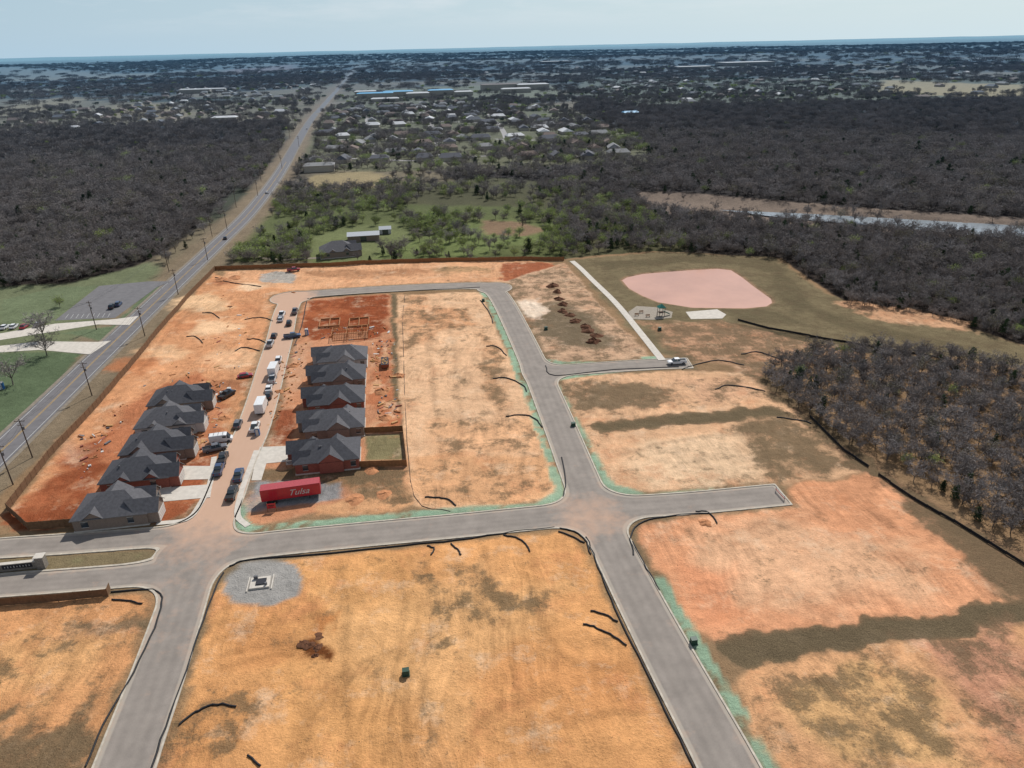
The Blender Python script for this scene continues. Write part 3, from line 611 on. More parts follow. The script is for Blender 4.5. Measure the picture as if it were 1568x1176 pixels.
for (x,y,k,sc) in [(68,518,1,1.7),(72,545,3,1.35),(20,590,4,1.4),(92,470,9,.7),(600,398,2,1.2),(495,397,9,.7),(575,345,9,.9),(548,400,0,.8),(470,402,3,1.0)]:
    X,Y=g(x,y);src=list(tcol.objects)[k];o=link(bpy.data.objects.new("bare_tree" if k<5 else "leafy_tree",src.data));o.location=(X,Y,gz(X,Y));o.scale=(sc,)*3;o.rotation_euler[2]=k
# ------------------------------------------------------------------ houses
M['roof']=simple("charcoal_shingle",s(84,84,88),.9,.2,1.8,bump=.4);M['roof2']=simple("grey_shingle",s(97,96,99),.9,.2,1.8,bump=.4)
M['brickr']=simple("red_brick_wall",s(150,90,76),.9,.2,4);M['brickg']=simple("grey_brick_wall",s(140,124,112),.9,.15,4);M['wrap']=simple("white_house_wrap",s(190,190,188),.8,.06,2)
M['trim']=simple("white_trim",s(205,202,195),.6,.04);M['glass']=simple("window_glass",(.03,.04,.05),.08,.05,spec=.8);M['door']=simple("garage_door_paint",s(215,212,205),.6,.04);M['wood']=simple("fence_cedar",s(150,106,70),.9,.25,2)
M['fascia']=simple("grey_fascia",s(120,116,112),.7,.05)
M['osb']=simple("osb_sheathing",s(196,152,102),.9,.15,3);M['vent']=simple("roof_vent_metal",s(110,110,112),.5)
def hip(mb,x0,x1,y0,y1,z,pitch,m,ov=.35):
    x0-=ov;x1+=ov;y0-=ov;y1+=ov
    h=(y1-y0)/2*pitch;r=(y1-y0)/2;ym=(y0+y1)/2;a=(x0+r,ym,z+h);b_=(x1-r,ym,z+h)
    vs=[(x0,y0,z),(x1,y0,z),(x1,y1,z),(x0,y1,z),a,b_];mb.add(vs,[(0,1,5,4),(2,3,4,5),(1,2,5),(3,0,4)],m)
    mb.add([(x,y,zz-.18) for x,y,zz in vs[:4]]+vs[:4],[(0,1,5,4),(1,2,6,5),(2,3,7,6),(3,0,4,7),(3,2,1,0)],1)
def house(name,X,Y,rz,wall,front=1,var=0,L=14.6,W=9.8):
    """local +x is the street side; front=-1 turns the house round"""
    e=empty(name,(X,Y,.12),rz if front==1 else rz+math.pi);r=random.Random(var)
    w=MB();w.box(0,0,.05,L+.3,W+.3,.3,1);w.box(0,0,1.5,L,W,2.8,0)
    w.box(L/2+1.1,-W/4,1.5,2.2,W/2-.6,2.8,0);w.box(-1,W/2+.4,1.5,5.5,.8,2.8,0);w.obj("walls",[wall,M['conc']],parent=e)
    rf=MB();P_=.62;hip(rf,-L/2,L/2,-W/2,W/2,2.95,P_,0)
    def gable(xb,y0,y1,z,p,back):
        y0-=.35;y1+=.35;ym=(y0+y1)/2;h=(y1-y0)/2*p;xa=L/2-2.2
        rf.add([(xa,y0,z),(xb,y0,z),(xb,y1,z),(xa,y1,z),(xb,ym,z+h),(back,ym,z+h)],[(0,1,4,5),(2,3,5,4)],0)
        rf.add([(xb-.3,y0+.2,z),(xb-.3,y1-.2,z),(xb-.3,ym,z+h-.12)],[(0,1,2)],2)
        rf.add([(xb,y0,z),(xb,ym,z+h),(xb,ym,z+h-.2),(xb,y0,z-.18)],[(0,1,2,3)],1);rf.add([(xb,y1,z),(xb,ym,z+h),(xb,ym,z+h-.2),(xb,y1,z-.18)],[(0,1,2,3)],1)
    gable(L/2+2.5,-W/2+.1,-.2,2.95,.85,L/2-4.8);gable(L/2+.6,.8,W/2-.6,2.96,1.0,L/2-4)
    def sgable(x0,x1,yb,z,p,sg):
        xm=(x0+x1)/2;h=(x1-x0)/2*p;yi=yb-sg*(h/P_+1)
        rf.add([(x0,yb,z),(x1,yb,z),(x1,yi,z),(x0,yi,z),(xm,yb,z+h),(xm,yi,z+h)],[(1,2,5,4),(3,0,4,5)],0)
        rf.add([(x0+.25,yb-sg*.3,z),(x1-.25,yb-sg*.3,z),(xm,yb-sg*.3,z+h-.15)],[(0,1,2)],2)
    sgable(-4.0,2.0,W/2+1.0,2.97,.75,1);sgable(-5.2+var%2,-1+(var%3)*.5,-W/2-.45,2.97,.75,-1)
    if var%2: sgable(2.0,5.6,-W/2-.4,2.98,.8,-1)
    for k in range(5): rf.box(r.uniform(-4,3),r.uniform(-2,2),5.0,.25,.25,.8,3)
    rf.obj("roof",[M['roof'] if var%3 else M['roof2'],M['fascia'],wall,M['vent']],parent=e)
    d=MB();d.box(L/2+2.22,-W/4,1.25,.08,3.9,2.2,0)
    for k in range(3): d.box(L/2+2.27,-W/4,.75+k*.55,.03,3.8,.03,1)
    d.box(L/2+.03,1.2,1.2,.08,1.0,2.1,1);d.obj("garage_and_front_door",[M['door'],M['wood']],parent=e)
    g_=MB()
    for (x,y,sx,sy) in [(L/2+.03,3.2,.08,1.8),(-L/2-.03,2.5,.08,1.6),(-L/2-.03,-2.5,.08,2.4),(-5,-W/2-.03,1.4,.08),(4,-W/2-.03,1.2,.08),(5,W/2+.03,1.2,.08),(-6,W/2+.03,1.2,.08)]:
        g_.box(x,y,1.65,sx,sy,1.3,0);g_.box(x,y,.96,sx+.06,sy+.06,.08,1);g_.box(x,y,2.34,sx+.06,sy+.06,.08,1)
    g_.obj("windows",[M['glass'],M['trim']],parent=e);return e
walls=[M['brickg'],M['brickr'],M['brickg'],M['wrap'],M['brickg']]
for i,(x,y) in enumerate([(178,770),(214,717),(240,676),(259,638),(275,605)]):
    X,Y=g(x,y,3.2);house("brick_house",X,Y,ANG,walls[i],1,i)
wallr=[M['brickr'],M['brickg'],M['brickr'],M['brickg'],M['wrap']]
for i,(x,y) in enumerate([(502,689),(513,642),(516,605),(520,571),(525,542)]):
    X,Y=g(x,y,3.2);house("brick_house",X,Y,ANG,wallr[i],-1,i+5)
slab("driveway_pavement",[(240,748),(325,742),(322,762),(235,770)],.12,M['conc']);slab("driveway_pavement",[(262,714),(330,714),(325,734),(256,736)],.12,M['conc'])
slab("driveway_pavement",[(398,685),(446,683),(440,707),(408,710),(400,736),(385,736),(390,712)],.12,M['conc'])
def rib(name,pts,w,z,mat,**k): return ribbon(name,smooth(gl(pts),4),w,z,mat,**k)
rib("footpath",[(328,700),(322,740),(305,775),(285,796),(240,802)],1.3,.13,M['conc'])
rib("footpath",[(393,690),(378,730),(368,760),(364,790),(380,806)],1.3,.13,M['conc'])
X,Y=g(518,384,2);house("farm_house",X,Y,ANG+.1,M['brickg'],1,3,L=17,W=12)
def shed(name,x,y,L,W,hh,rz,wm,rm):
    X,Y=g(x,y,1);mb=MB();mb.box(0,0,hh/2,L,W,hh,0);r=W/2+.3
    mb.add([(-L/2-.3,-r,hh),(L/2+.3,-r,hh),(L/2+.3,r,hh),(-L/2-.3,r,hh),(-L/2-.3,0,hh+1.3),(L/2+.3,0,hh+1.3)],[(0,1,5,4),(2,3,4,5),(3,0,4),(1,2,5)],1)
    mb.box(0,-W/2-.03,1.3,3,.06,2.4,2);mb.obj(name,[wm,rm,M['glass']],(X,Y,0),rz)
M['metalroof']=simple("pale_metal_roof",s(186,190,194),.5,.06);shed("metal_barn",557,364,16,8,3,ANG,M['brickg'],M['metalroof']);shed("garden_shed",590,354,6,5,2.5,ANG,M['wrap'],M['metalroof'])
M['form']=simple("formwork_timber",s(176,124,84),.9,.2,3);M['slabm']=simple("slab_dirt",s(168,114,80),.9,.2,1)
def framed(x,y,L,W):
    X,Y=g(x,y);mb=MB();mb.box(0,0,.05,L,W,.3,1)
    for (xa,ya,xb,yb) in [(-L/2,-W/2,L/2,-W/2),(L/2,-W/2,L/2,W/2),(L/2,W/2,-L/2,W/2),(-L/2,W/2,-L/2,-W/2),(-1,-W/2,-1,W/2),(-L/2,0,L/2,0),(4,0,4,W/2)]:
        n=int(math.hypot(xb-xa,yb-ya)/.8)
        for k in range(n+1):
            t=k/n;mb.box(xa+(xb-xa)*t,ya+(yb-ya)*t,1.3,.1,.1,2.2,0)
        mb.box((xa+xb)/2,(ya+yb)/2,2.4,abs(xb-xa)+.15,abs(yb-ya)+.15,.12,0)
    mb.obj("house_frame",[M['form'],M['slabm']],(X,Y,.05),ANG)
framed(537,515,12,7)
for (x,y) in [(505,495),(550,494)]:
    X,Y=g(x,y);mb=MB()
    for a in(-1,1): mb.box(a*3.5,0,.25,.25,8,.6,0);mb.box(0,a*4,.25,7.25,.25,.6,0)
    mb.box(0,0,.25,.25,7.7,.5,0);mb.obj("foundation_formwork",[M['form']],(X,Y,.05),ANG)
# ------------------------------------------------------------------ fences
def fence(name,pts,h=1.8,mat=None,post=2.4):
    q=gl(pts);mb=MB()
    for i in range(len(q)-1):
        a,b_=q[i],q[i+1];L=np.hypot(*(b_-a));n=max(1,int(L/post));an=math.atan2(b_[1]-a[1],b_[0]-a[0])
        for k in range(n):
            p_=a+(b_-a)*(k/n);c=a+(b_-a)*((k+.5)/n);z=gz(*c);mb.box(p_[0],p_[1],gz(*p_)+h/2,.12,.12,h+.1,0,an)
            mb.box(c[0],c[1],z+h/2-.02+random.uniform(-.02,.02),L/n-.1,.04,h-.1,0,an)
    mb.obj(name,[mat or M['wood']])
M['wood2']=simple("weathered_fence",s(120,92,68),.9,.25,2)
fence("wooden_fence",[(330,414),(288,457),(240,513),(196,568),(150,621),(76,702),(12,782),(45,812),(120,806),(228,798)],2.1,M['wood2'])
fence("wooden_fence",[(330,414),(440,410),(560,405),(700,401),(864,399)],1.9,M['wood'])
fence("wooden_fence",[(556,664),(617,661),(623,714),(548,716)],1.8,M['wood'])
fence("wooden_fence",[(-60,933),(0,928),(90,921),(166,913),(170,903)],1.8,M['wood2'])
M['silt']=simple("black_silt_fabric",(.018,.018,.02),.7,.2,2)
def silt(pts): fence("silt_fence",pts,.75,M['silt'],3.0)
silt([(1345,728),(1400,765),(1460,800),(1568,868),(1700,950)]);silt([(1130,491),(1180,505),(1240,516),(1340,533),(1450,552)]);silt([(1240,640),(1290,690),(1330,716)])
def sock(pts,r=.17,name="erosion_sock",sm=4):
    q=smooth(gl(pts),sm);cu=bpy.data.curves.new(name,'CURVE');cu.dimensions='3D';cu.bevel_depth=r;cu.bevel_resolution=1
    sp=cu.splines.new('POLY');sp.points.add(len(q)-1)
    for i,a in enumerate(q): sp.points[i].co=(a[0]+random.uniform(-.14,.14),a[1]+random.uniform(-.14,.14),gz(*a)+r*.8,1)
    cu.materials.append(M['silt']);return link(bpy.data.objects.new(name,cu))
for pts in [[(898,822),(912,858),(930,905),(955,960),(985,1020),(1020,1090),(1062,1176),(1100,1260)],[(856,809),(880,815),(898,830),(904,850)],
 [(352,868),(380,858),(480,850),(620,836),(700,828),(790,814),(850,808)],[(342,878),(325,915),(300,985),(270,1070),(240,1150),(225,1200)],
 [(170,908),(235,903),(248,922),(236,962),(205,1030),(160,1110),(130,1176)],[(970,850),(966,820),(985,800),(1030,790),(1085,786)],[(968,830),(990,870),(1010,905)],
 [(835,560),(850,575),(940,566),(1040,562)],[(470,458),(560,450),(735,440)],[(470,462),(462,500),(450,530)],[(330,425),(350,432),(400,440)],
 [(650,763),(668,763),(685,766),(698,775)],[(655,836),(665,842),(660,852)],[(690,833),(700,842),(706,852)],[(770,820),(795,826),(812,845)],
 [(855,815),(875,822),(895,832)],[(905,934),(925,941),(945,953)],[(893,955),(915,962),(940,975),(960,990)],[(275,1110),(300,1092),(325,1082),(362,1083)],
 [(172,918),(195,920),(218,926)],[(745,531),(762,532),(775,545)],[(755,581),(775,580),(800,590),(806,600)],[(775,637),(800,635),(820,642),(830,655)],
 [(735,460),(750,480),(755,495)],[(1095,596),(1115,590),(1145,594),(1172,600)],[(1045,566),(1060,560),(1100,552),(1140,560)],[(1135,543),(1165,540),(1200,552)],
 [(1190,640),(1215,643),(1242,650)],[(285,516),(300,516),(311,526)],[(360,538),(375,532),(398,538)],[(310,480),(325,480),(337,489)],[(375,490),(398,486),(418,492)],[(378,520),(395,520),(408,526)],
 [(1065,783),(1085,785),(1098,802)],[(400,1176),(380,1160)],[(860,700),(866,740),(862,762)]]: sock(pts)
sock([(620,452),(617,500),(622,640),(635,760),(690,784)],.07)
# ------------------------------------------------------------------ utility poles
M['pole']=simple("utility_pole_wood",s(98,82,70),.9,.2);M['wire']=simple("power_cable",(.03,.03,.03),.6)
def pole(X,Y,rz,h=11):
    mb=MB();mb.cyl(0,0,h/2-.2,.17,h,0,8,'z',.11);mb.box(0,0,h-.8,2.4,.12,.14,0);mb.box(0,0,h-1.9,1.6,.1,.12,0)
    for k in(-1.1,-.4,.4,1.1): mb.cyl(k,0,h-.62,.05,.25,1,6)
    mb.cyl(.35,0,h-2.7,.25,.8,1,8);mb.obj("utility_pole",[M['pole'],M['vent']],(X,Y,gz(X,Y)),rz)
def polerow(pts):
    q=gl(pts)
    for i in range(len(q)):
        t=q[min(i+1,len(q)-1)]-q[max(i-1,0)];rz=math.atan2(t[1],t[0])-math.pi/2;pole(q[i][0],q[i][1],rz)
    cu=bpy.data.curves.new("power_lines",'CURVE');cu.dimensions='3D';cu.bevel_depth=.022
    for off in(-1.1,-.4,1.1):
        o_=offs(q,off);sp=cu.splines.new('POLY');pp=[]
        for i in range(len(q)-1):
            for k in range(8):
                u=k/8;pp.append((*(o_[i]+(o_[i+1]-o_[i])*u),10.5-1.1*4*u*(1-u)))
        pp.append((*o_[-1],10.5));sp.points.add(len(pp)-1)
        for i,a in enumerate(pp): sp.points[i].co=(*a,1)
    cu.materials.append(M['wire']);link(bpy.data.objects.new("power_lines",cu))
polerow([(-60,800),(20,742),(50,701),(141,606),(222,515),(273,451),(318,398),(348,352),(395,300),(432,258),(458,225)])
polerow([(-90,560),(148,505),(259,417),(325,362),(362,318),(400,278),(428,242),(444,212)])
# ------------------------------------------------------------------ vehicles
def paintm(name,c):
    m,nt,b=newmat(name);b.inputs["Base Color"].default_value=(*c,1);b.inputs["Roughness"].default_value=.35;b.inputs["Specular IOR Level"].default_value=.5;b.inputs["Coat Weight"].default_value=.3
    nt.links.new(mulf(nt,c,maprange(nt,noise(nt,2,3,N(nt,"ShaderNodeTexCoord").outputs["Object"]),.3,.7,.9,1.05)),b.inputs["Base Color"]);return m
VC={'w':paintm("white_car_paint",(.68,.68,.67)),'s':paintm("silver_car_paint",(.4,.41,.42)),'k':paintm("black_car_paint",(.02,.022,.025)),'r':paintm("red_car_paint",(.30,.02,.03)),'b':paintm("blue_car_paint",(.04,.07,.14)),'g':paintm("grey_car_paint",(.12,.12,.13))}
M['tyre']=simple("tyre_rubber",(.02,.02,.02),.9);M['lamp']=simple("lamp_lens",(.7,.7,.65),.2);M['tail']=simple("tail_lamp",(.4,.02,.02),.3)
def wheels(mb,xs,w,r=.36):
    for x in xs:
        for y in(-w,w): mb.cyl(x,y,r,r,.24,2,12,'y');mb.cyl(x,y*1.01,r,r*.55,.25,3,8,'y')
def vehicle(kind,x,y,c,rz,z=0.0):
    mb=MB()
    def loft(st,m=0):
        vs=[];n=len(st)
        for (X,zb,zt,w) in st: vs+=[(X,-w,zb),(X,-w*1.0,zt-.12),(X,-w*.93,zt),(X,w*.93,zt),(X,w,zt-.12),(X,w,zb)]
        fs=[]
        for i in range(n-1):
            for k in range(6): a=i*6+k;b_=i*6+(k+1)%6;fs.append((a,b_,b_+6,a+6))
        fs+= [tuple(range(5,-1,-1)),tuple(range((n-1)*6,n*6))];mb.add(vs,fs,m)
    if kind in('car','suv'):
        h=1.45 if kind=='car' else 1.75;bz=.92 if kind=='car' else 1.08
        loft([(-2.3,.4,bz-.15,.78),(-2.15,.28,bz-.02,.88),(-1.2,.25,bz,.91),(1.0,.25,bz,.91),(1.9,.28,bz-.12,.88),(2.25,.35,bz-.3,.76)])
        bk=-1.85 if kind=='car' else -2.15
        mb.frus(bk,1.05,-.82,.82,bz-.01,bk+.45,.35,-.64,.64,h,1,mtop=0);mb.box((bk+.8)/2,0,h+.01,(.35-bk-.45)*.98,1.24,.05,0)
        for X in(-.35,): mb.box(X,0,(bz+h)/2-.02,.1,1.54,h-bz-.04,0)
        wheels(mb,(-1.4,1.4),.8,.34)
        for yy in(-.6,.6): mb.box(2.2,yy,bz-.3,.12,.34,.14,4);mb.box(-2.28,yy,bz-.22,.06,.3,.16,5)
    elif kind=='pickup':
        loft([(-2.9,.5,1.1,.9),(-2.8,.45,1.12,.95),(1.3,.4,1.12,.97),(2.5,.45,1.08,.95),(2.85,.5,.9,.85)])
        mb.frus(-.9,1.55,-.88,.88,1.1,-.65,.85,-.7,.7,1.85,1,mtop=0);mb.box(.1,0,1.86,1.45,1.36,.06,0);mb.box(.2,0,1.45,.12,1.66,.72,0)
        mb.box(-1.9,0,1.128,1.75,1.6,.01,6)
        for yy in(-.88,.88): mb.box(-1.9,yy,1.22,1.95,.1,.22,0)
        mb.box(-2.85,0,1.18,.1,1.8,.3,0);wheels(mb,(-1.85,1.85),.86,.4)
        for yy in(-.68,.68): mb.box(2.82,yy,.85,.1,.3,.18,4);mb.box(-2.92,yy,.95,.06,.16,.3,5)
    elif kind=='van':
        loft([(-2.8,.4,2.1,.95),(-2.7,.35,2.2,.98),(1.0,.35,2.22,.98),(1.5,.35,2.1,.97)])
        loft([(1.45,.35,1.25,.97),(2.5,.38,1.1,.92),(2.75,.42,.85,.82)])
        mb.frus(1.4,2.25,-.9,.9,1.15,1.35,1.62,-.8,.8,2.1,1);mb.box(.9,0,1.65,.9,1.98,.5,1);wheels(mb,(-1.8,1.8),.86,.36)
        for k in range(3): mb.box(-1.6+k*1.1,0,2.3,.06,1.6,.06,6)
        for yy in(-.65,.65): mb.box(2.7,yy,.85,.12,.3,.18,4);mb.box(-2.82,yy,1.2,.06,.14,.4,5)
    elif kind=='box_truck':
        mb.box(-1.2,0,2.1,5.6,2.35,2.6,0);mb.box(-1.2,0,3.42,5.5,2.25,.05,0);mb.box(-.2,0,.65,7.4,.9,.25,6)
        loft([(1.8,.5,1.7,1.0),(3.2,.5,1.5,1.0),(3.7,.55,1.2,.9)]);mb.frus(1.8,3.25,-.95,.95,1.5,1.8,2.75,-.85,.85,2.4,1,mtop=0);mb.box(2.25,0,2.42,.9,1.66,.06,0);wheels(mb,(-2.6,2.7),.95,.45)
        for yy in(-.7,.7): mb.box(3.66,yy,1.0,.1,.3,.2,4)
    X,Y=g(x,y);nm={'car':'parked_car','suv':'parked_suv','pickup':'pickup_truck','van':'cargo_van','box_truck':'box_truck'}[kind]
    mb.obj(nm,[VC[c],M['glass'],M['tyre'],M['vent'],M['lamp'],M['tail'],M['silt']],(X,Y,z if z else max(gz(X,Y),0)+.01),rz)
UP=ANG+math.pi/2
for k in [('pickup',432,484,'w',0),('car',430,491,'s',0),('pickup',452,479,'g',0),('car',420,516,'k',0),('pickup',414,529,'s',0),('suv',427,553,'w',0),('box_truck',421,572,'w',0),('pickup',418,583,'s',0),
 ('car',412,597,'w',0),('box_truck',402,627,'w',0),('pickup',391,657,'w',0),('suv',412,608,'k',0),('pickup',342,705,'k',0),('pickup',336,722,'b',0),('pickup',366,731,'b',0),('pickup',356,759,'k',0),('suv',365,652,'g',0),
 ('car',376,578,'r',1.3),('van',340,676,'w',1.45),('pickup',348,607,'k',.6),('pickup',330,690,'g',1.3),('suv',443,497,'k',0),('pickup',448,517,'b',1.4)]:
    vehicle(k[0],k[1],k[2],k[3],UP-k[4]+random.uniform(-.05,.05))
for k in [('suv',172,472,'k'),('suv',182,468,'b'),('car',8,503,'w'),('car',22,502,'w'),('car',38,502,'r'),('car',-5,600,'w'),('car',60,499,'s')]: vehicle(k[0],k[1],k[2],k[3],1.7+random.uniform(-.1,.1),.1)
vehicle('pickup',1036,557,'w',ANG+3.1);vehicle('car',345,366,'k',1.9);vehicle('car',409,296,'w',2.0);vehicle('pickup',450,415,'r',.3);vehicle('car',470,198,'w',1.9)
# ------------------------------------------------------------------ red trailer
M['red']=paintm("red_trailer_paint",(.42,.015,.03));M['redtop']=simple("trailer_roof",(.36,.06,.07),.5)
X,Y=g(448,764);e=empty("semi_trailer",(X,Y,.05),ANG+.06)
mb=MB();mb.box(0,0,2.5,12.6,2.6,2.75,0);mb.box(0,0,3.9,12.5,2.5,.06,1);mb.box(0,0,1.05,12.4,2.4,.14,2)
for k in range(12): mb.box(-5.8+k*1.05,-1.31,2.5,.04,.03,2.6,1)
mb.box(6.32,0,2.5,.04,2.4,2.6,1);mb.obj("cargo_box",[M['red'],M['redtop'],M['silt']],parent=e)
mb=MB()
for x in(-4.8,-3.6):
    for yy in(-1,1): mb.cyl(x,yy,.5,.5,.4,0,12,'y')
for yy in(-.8,.8): mb.box(3.8,yy,.5,.15,.15,1.0,0)
mb.obj("wheels_and_landing_gear",[M['tyre']],parent=e)
tc=bpy.data.curves.new("lettering",'FONT');tc.body="Tulsa";tc.size=2.1;tc.shear=.45;tc.extrude=.01;tc.materials.append(M['white']);t=link(bpy.data.objects.new("lettering",tc));t.parent=e;t.location=(-.6,-1.34,1.8);t.rotation_euler=(math.pi/2,0,0)
def signb(x,y,c,w=1.8,h=1.2,zz=1.4):
    X,Y=g(x,y);mb=MB()
    for a in(-w/2,w/2): mb.box(a,0,zz/2+.3,.1,.1,zz+.8,1)
    mb.box(0,-.07,zz,w,.05,h,0);mb.box(0,-.1,zz+.15,w*.7,.01,.18,2);mb.box(0,-.1,zz-.2,w*.5,.01,.12,2);mb.obj("sign_board",[c,M['wood'],M['silt']],(X,Y,gz(X,Y)),ANG)
signb(417,783,M['red']);signb(445,716,M['trim'])
X,Y=g(1194,759);mb=MB()
for k in range(2): mb.box(0,0,.5+k*.45,.06,4,.2,k%2)
for yy in(-1.8,1.8): mb.box(0.06,yy,.6,.1,.1,1.2,1)
mb.obj("road_barricade",[M['tail'],M['trim']],(X,Y,.01),ANG)
# ------------------------------------------------------------------ monument sign
M['stone']=simple("stone_cladding",s(140,132,122),.9,.3,3);M['dark']=simple("dark_panel",(.03,.03,.035),.5)
X,Y=g(30,872);mb=MB();mb.box(0,0,.8,7.2,.6,1.6,0);mb.box(0,0,1.66,7.5,.8,.14,1);mb.box(0,-.33,1.0,5.4,.06,.9,2);mb.box(4.3,0,1.3,1.5,1.4,2.6,0);mb.box(4.3,0,2.68,1.8,1.7,.16,1);mb.box(-4.3,0,1.3,1.5,1.4,2.6,0);mb.box(-4.3,0,2.68,1.8,1.7,.16,1)
for k in range(9): mb.box(-2.2+k*.55,-.375,1.0,.12,.03,.3+.15*(k%2),3)
mb.obj("entrance_sign_wall",[M['stone'],M['conc'],M['dark'],M['trim']],(X,Y,.05),ANG-.02)
# ------------------------------------------------------------------ lift station, playground, boxes
X,Y=g(399,894);mb=MB();mb.box(0,0,.2,3.6,3.0,.4,0);mb.box(.2,0,.5,1.8,1.6,.25,1);mb.box(-.9,1.1,.7,.7,.4,.8,2);mb.cyl(1.2,-.9,.6,.22,.6,2)
for a in(-2.2,2.2): mb.box(a,0,.12,.2,4.0,.3,0)
mb.obj("concrete_well_vault",[M['conc'],M['dark'],M['vent']],(X,Y,.03),ANG)
M['gbox']=simple("green_utility_enclosure",(.025,.06,.04),.5);M['gplay']=simple("green_play_plastic",(.02,.15,.12),.4)
for (x,y) in [(1062,985),(622,1034),(878,652),(836,505),(1010,505),(740,462)]:
    X,Y=g(x,y);mb=MB();mb.box(0,0,.1,1.2,1.1,.2,1);mb.frus(-.5,.5,-.45,.45,.2,-.5,.5,-.3,.45,1.0,0);mb.box(0,0,1.02,1.1,.9,.05,0);mb.obj("transformer_box",[M['gbox'],M['gbox']],(X,Y,gz(X,Y)+.02),ANG)
X,Y=g(1012,484);mb=MB()
for a in(-1,1):
    for b2 in(-1,1): mb.box(a,b2,1.7,.14,.14,3.4,1)
mb.box(0,0,1.4,2.1,2.1,.1,1);mb.add([(-1.4,-1.4,3.3),(1.4,-1.4,3.3),(1.4,1.4,3.3),(-1.4,1.4,3.3),(0,0,4.6)],[(0,1,4),(1,2,4),(2,3,4),(3,0,4)],0)
mb.add([(1,-.4,1.5),(1,.4,1.5),(3.4,.4,.3),(3.4,-.4,.3),(1,-.45,1.75),(3.4,-.45,.55),(1,.45,1.75),(3.4,.45,.55)],[(0,1,2,3),(0,3,5,4),(1,6,7,2)],0)
for k in range(5): mb.box(-1.5,0,.3+k*.25,.08,.8,.06,1)
mb.obj("playground_tower",[M['gplay'],M['pole']],(X,Y,.12),ANG)
for (x,y) in [(982,480),(992,486),(975,484)]:
    X,Y=g(x,y);mb=MB();mb.box(0,0,.45,1.6,.45,.06,0);mb.box(0,.22,.8,1.6,.05,.35,0)
    for a in(-.6,.6): mb.box(a,0,.22,.08,.4,.44,1)
    mb.obj("park_bench",[M['wood'],M['vent']],(X,Y,.12),ANG)
M['blue']=simple("blue_plastic",(.03,.12,.3),.5);M['dump']=simple("dumpster_steel",(.25,.08,.04),.7)
for (x,y) in [(352,604),(470,512),(4,596),(395,666)]:
    X,Y=g(x,y);mb=MB();mb.box(0,0,1.05,1.1,1.1,2.1,0);mb.frus(-.58,.58,-.58,.58,2.1,-.4,.4,-.5,.5,2.3,1);mb.box(0,-.56,1.0,.7,.04,1.8,1);mb.cyl(.4,.4,2.4,.05,.5,1);mb.obj("portable_toilet",[M['blue'],M['trim']],(X,Y,gz(X,Y)),ANG)
for (x,y) in [(310,625),(590,560)]:
    X,Y=g(x,y);mb=MB();mb.frus(-2.6,2.6,-1,1,.2,-2.9,2.9,-1.15,1.15,1.6,0,mtop=1)
    for k in range(6): mb.box(-2.2+k*.9,-1.1,.9,.1,.14,1.3,0);mb.box(-2.2+k*.9,1.1,.9,.1,.14,1.3,0)
    for k in range(8): mb.box(random.uniform(-2,2),random.uniform(-.7,.7),1.65,1.2,.3,.15,2,random.uniform(0,3))
    mb.obj("dumpster",[M['dump'],M['dark'],M['osb']],(X,Y,gz(X,Y)),UP)
M['clod']=simple("dirt_clod",s(176,120,80),1,.25,2)
mb=MB()
def debris(poly,n,ms=(0,0,1,2,3,4,4,4),k_=1.0):
    q=gl(poly);lo=q.min(0);hi=q.max(0);k=0
    while k<n:
        p_=np.array([random.uniform(lo[0],hi[0]),random.uniform(lo[1],hi[1])])
        if sdpoly(p_[None],q)[0]<0:
            k+=1;z=gz(*p_);m_=random.choice(ms);sx=random.choice([.3,.5,.8,1.8])*k_;sy=random.choice([.15,.25,.6])*k_;hz=random.choice([.08,.15,.35])*k_;mb.box(p_[0],p_[1],z+hz/2,sx,sy,hz,m_,random.uniform(0,3.1))
debris([(300,590),(345,580),(330,690),(275,700)],130);debris([(440,530),(470,525),(450,610),(410,655),(415,600)],90);debris([(568,525),(605,525),(615,650),(575,650)],130);debris([(120,670),(200,610),(190,650),(120,740)],60)
debris([(200,600),(360,480),(400,480),(360,580),(300,590)],40);debris([(470,500),(600,500),(600,525),(480,522)],60);debris([(330,425),(460,445),(420,480),(280,480)],14)
mb.obj("construction_debris",[M['osb'],M['trim'],M['vent'],M['brickr'],M['clod']])
mb=MB()
def clods(poly,n):
    q=gl(poly);lo=q.min(0);hi=q.max(0);k=0
    while k<n:
        p_=np.array([random.uniform(lo[0],hi[0]),random.uniform(lo[1],hi[1])])
        if sdpoly(p_[None],q)[0]<0:
            k+=1;z=gz(*p_)-.05;r=random.uniform(.06,.17);a=random.uniform(0,6)
            vs=[(p_[0]+math.cos(a+t*1.57)*r*random.uniform(.6,1.2),p_[1]+math.sin(a+t*1.57)*r*random.uniform(.6,1.2),z) for t in range(4)]+[(p_[0],p_[1],z+r*random.uniform(.6,1.1))];mb.add(vs,[(0,1,4),(1,2,4),(2,3,4),(3,0,4)],random.choice([0,0,1]))
clods([(480,870),(860,830),(1020,1160),(330,1160)],420);clods([(1000,830),(1350,760),(1500,900),(1100,950)],160);clods([(-20,950),(220,920),(100,1170),(-20,1170)],130);clods([(1180,1040),(1560,1000),(1560,1176),(1260,1176)],220);clods([(630,470),(740,460),(850,740),(650,770)],100)
M['tuft']=simple("dry_weed_tuft",s(124,106,74),1,.3,3);mb.obj("dirt_clods_and_weed_tufts",[M['clod'],M['tuft']])
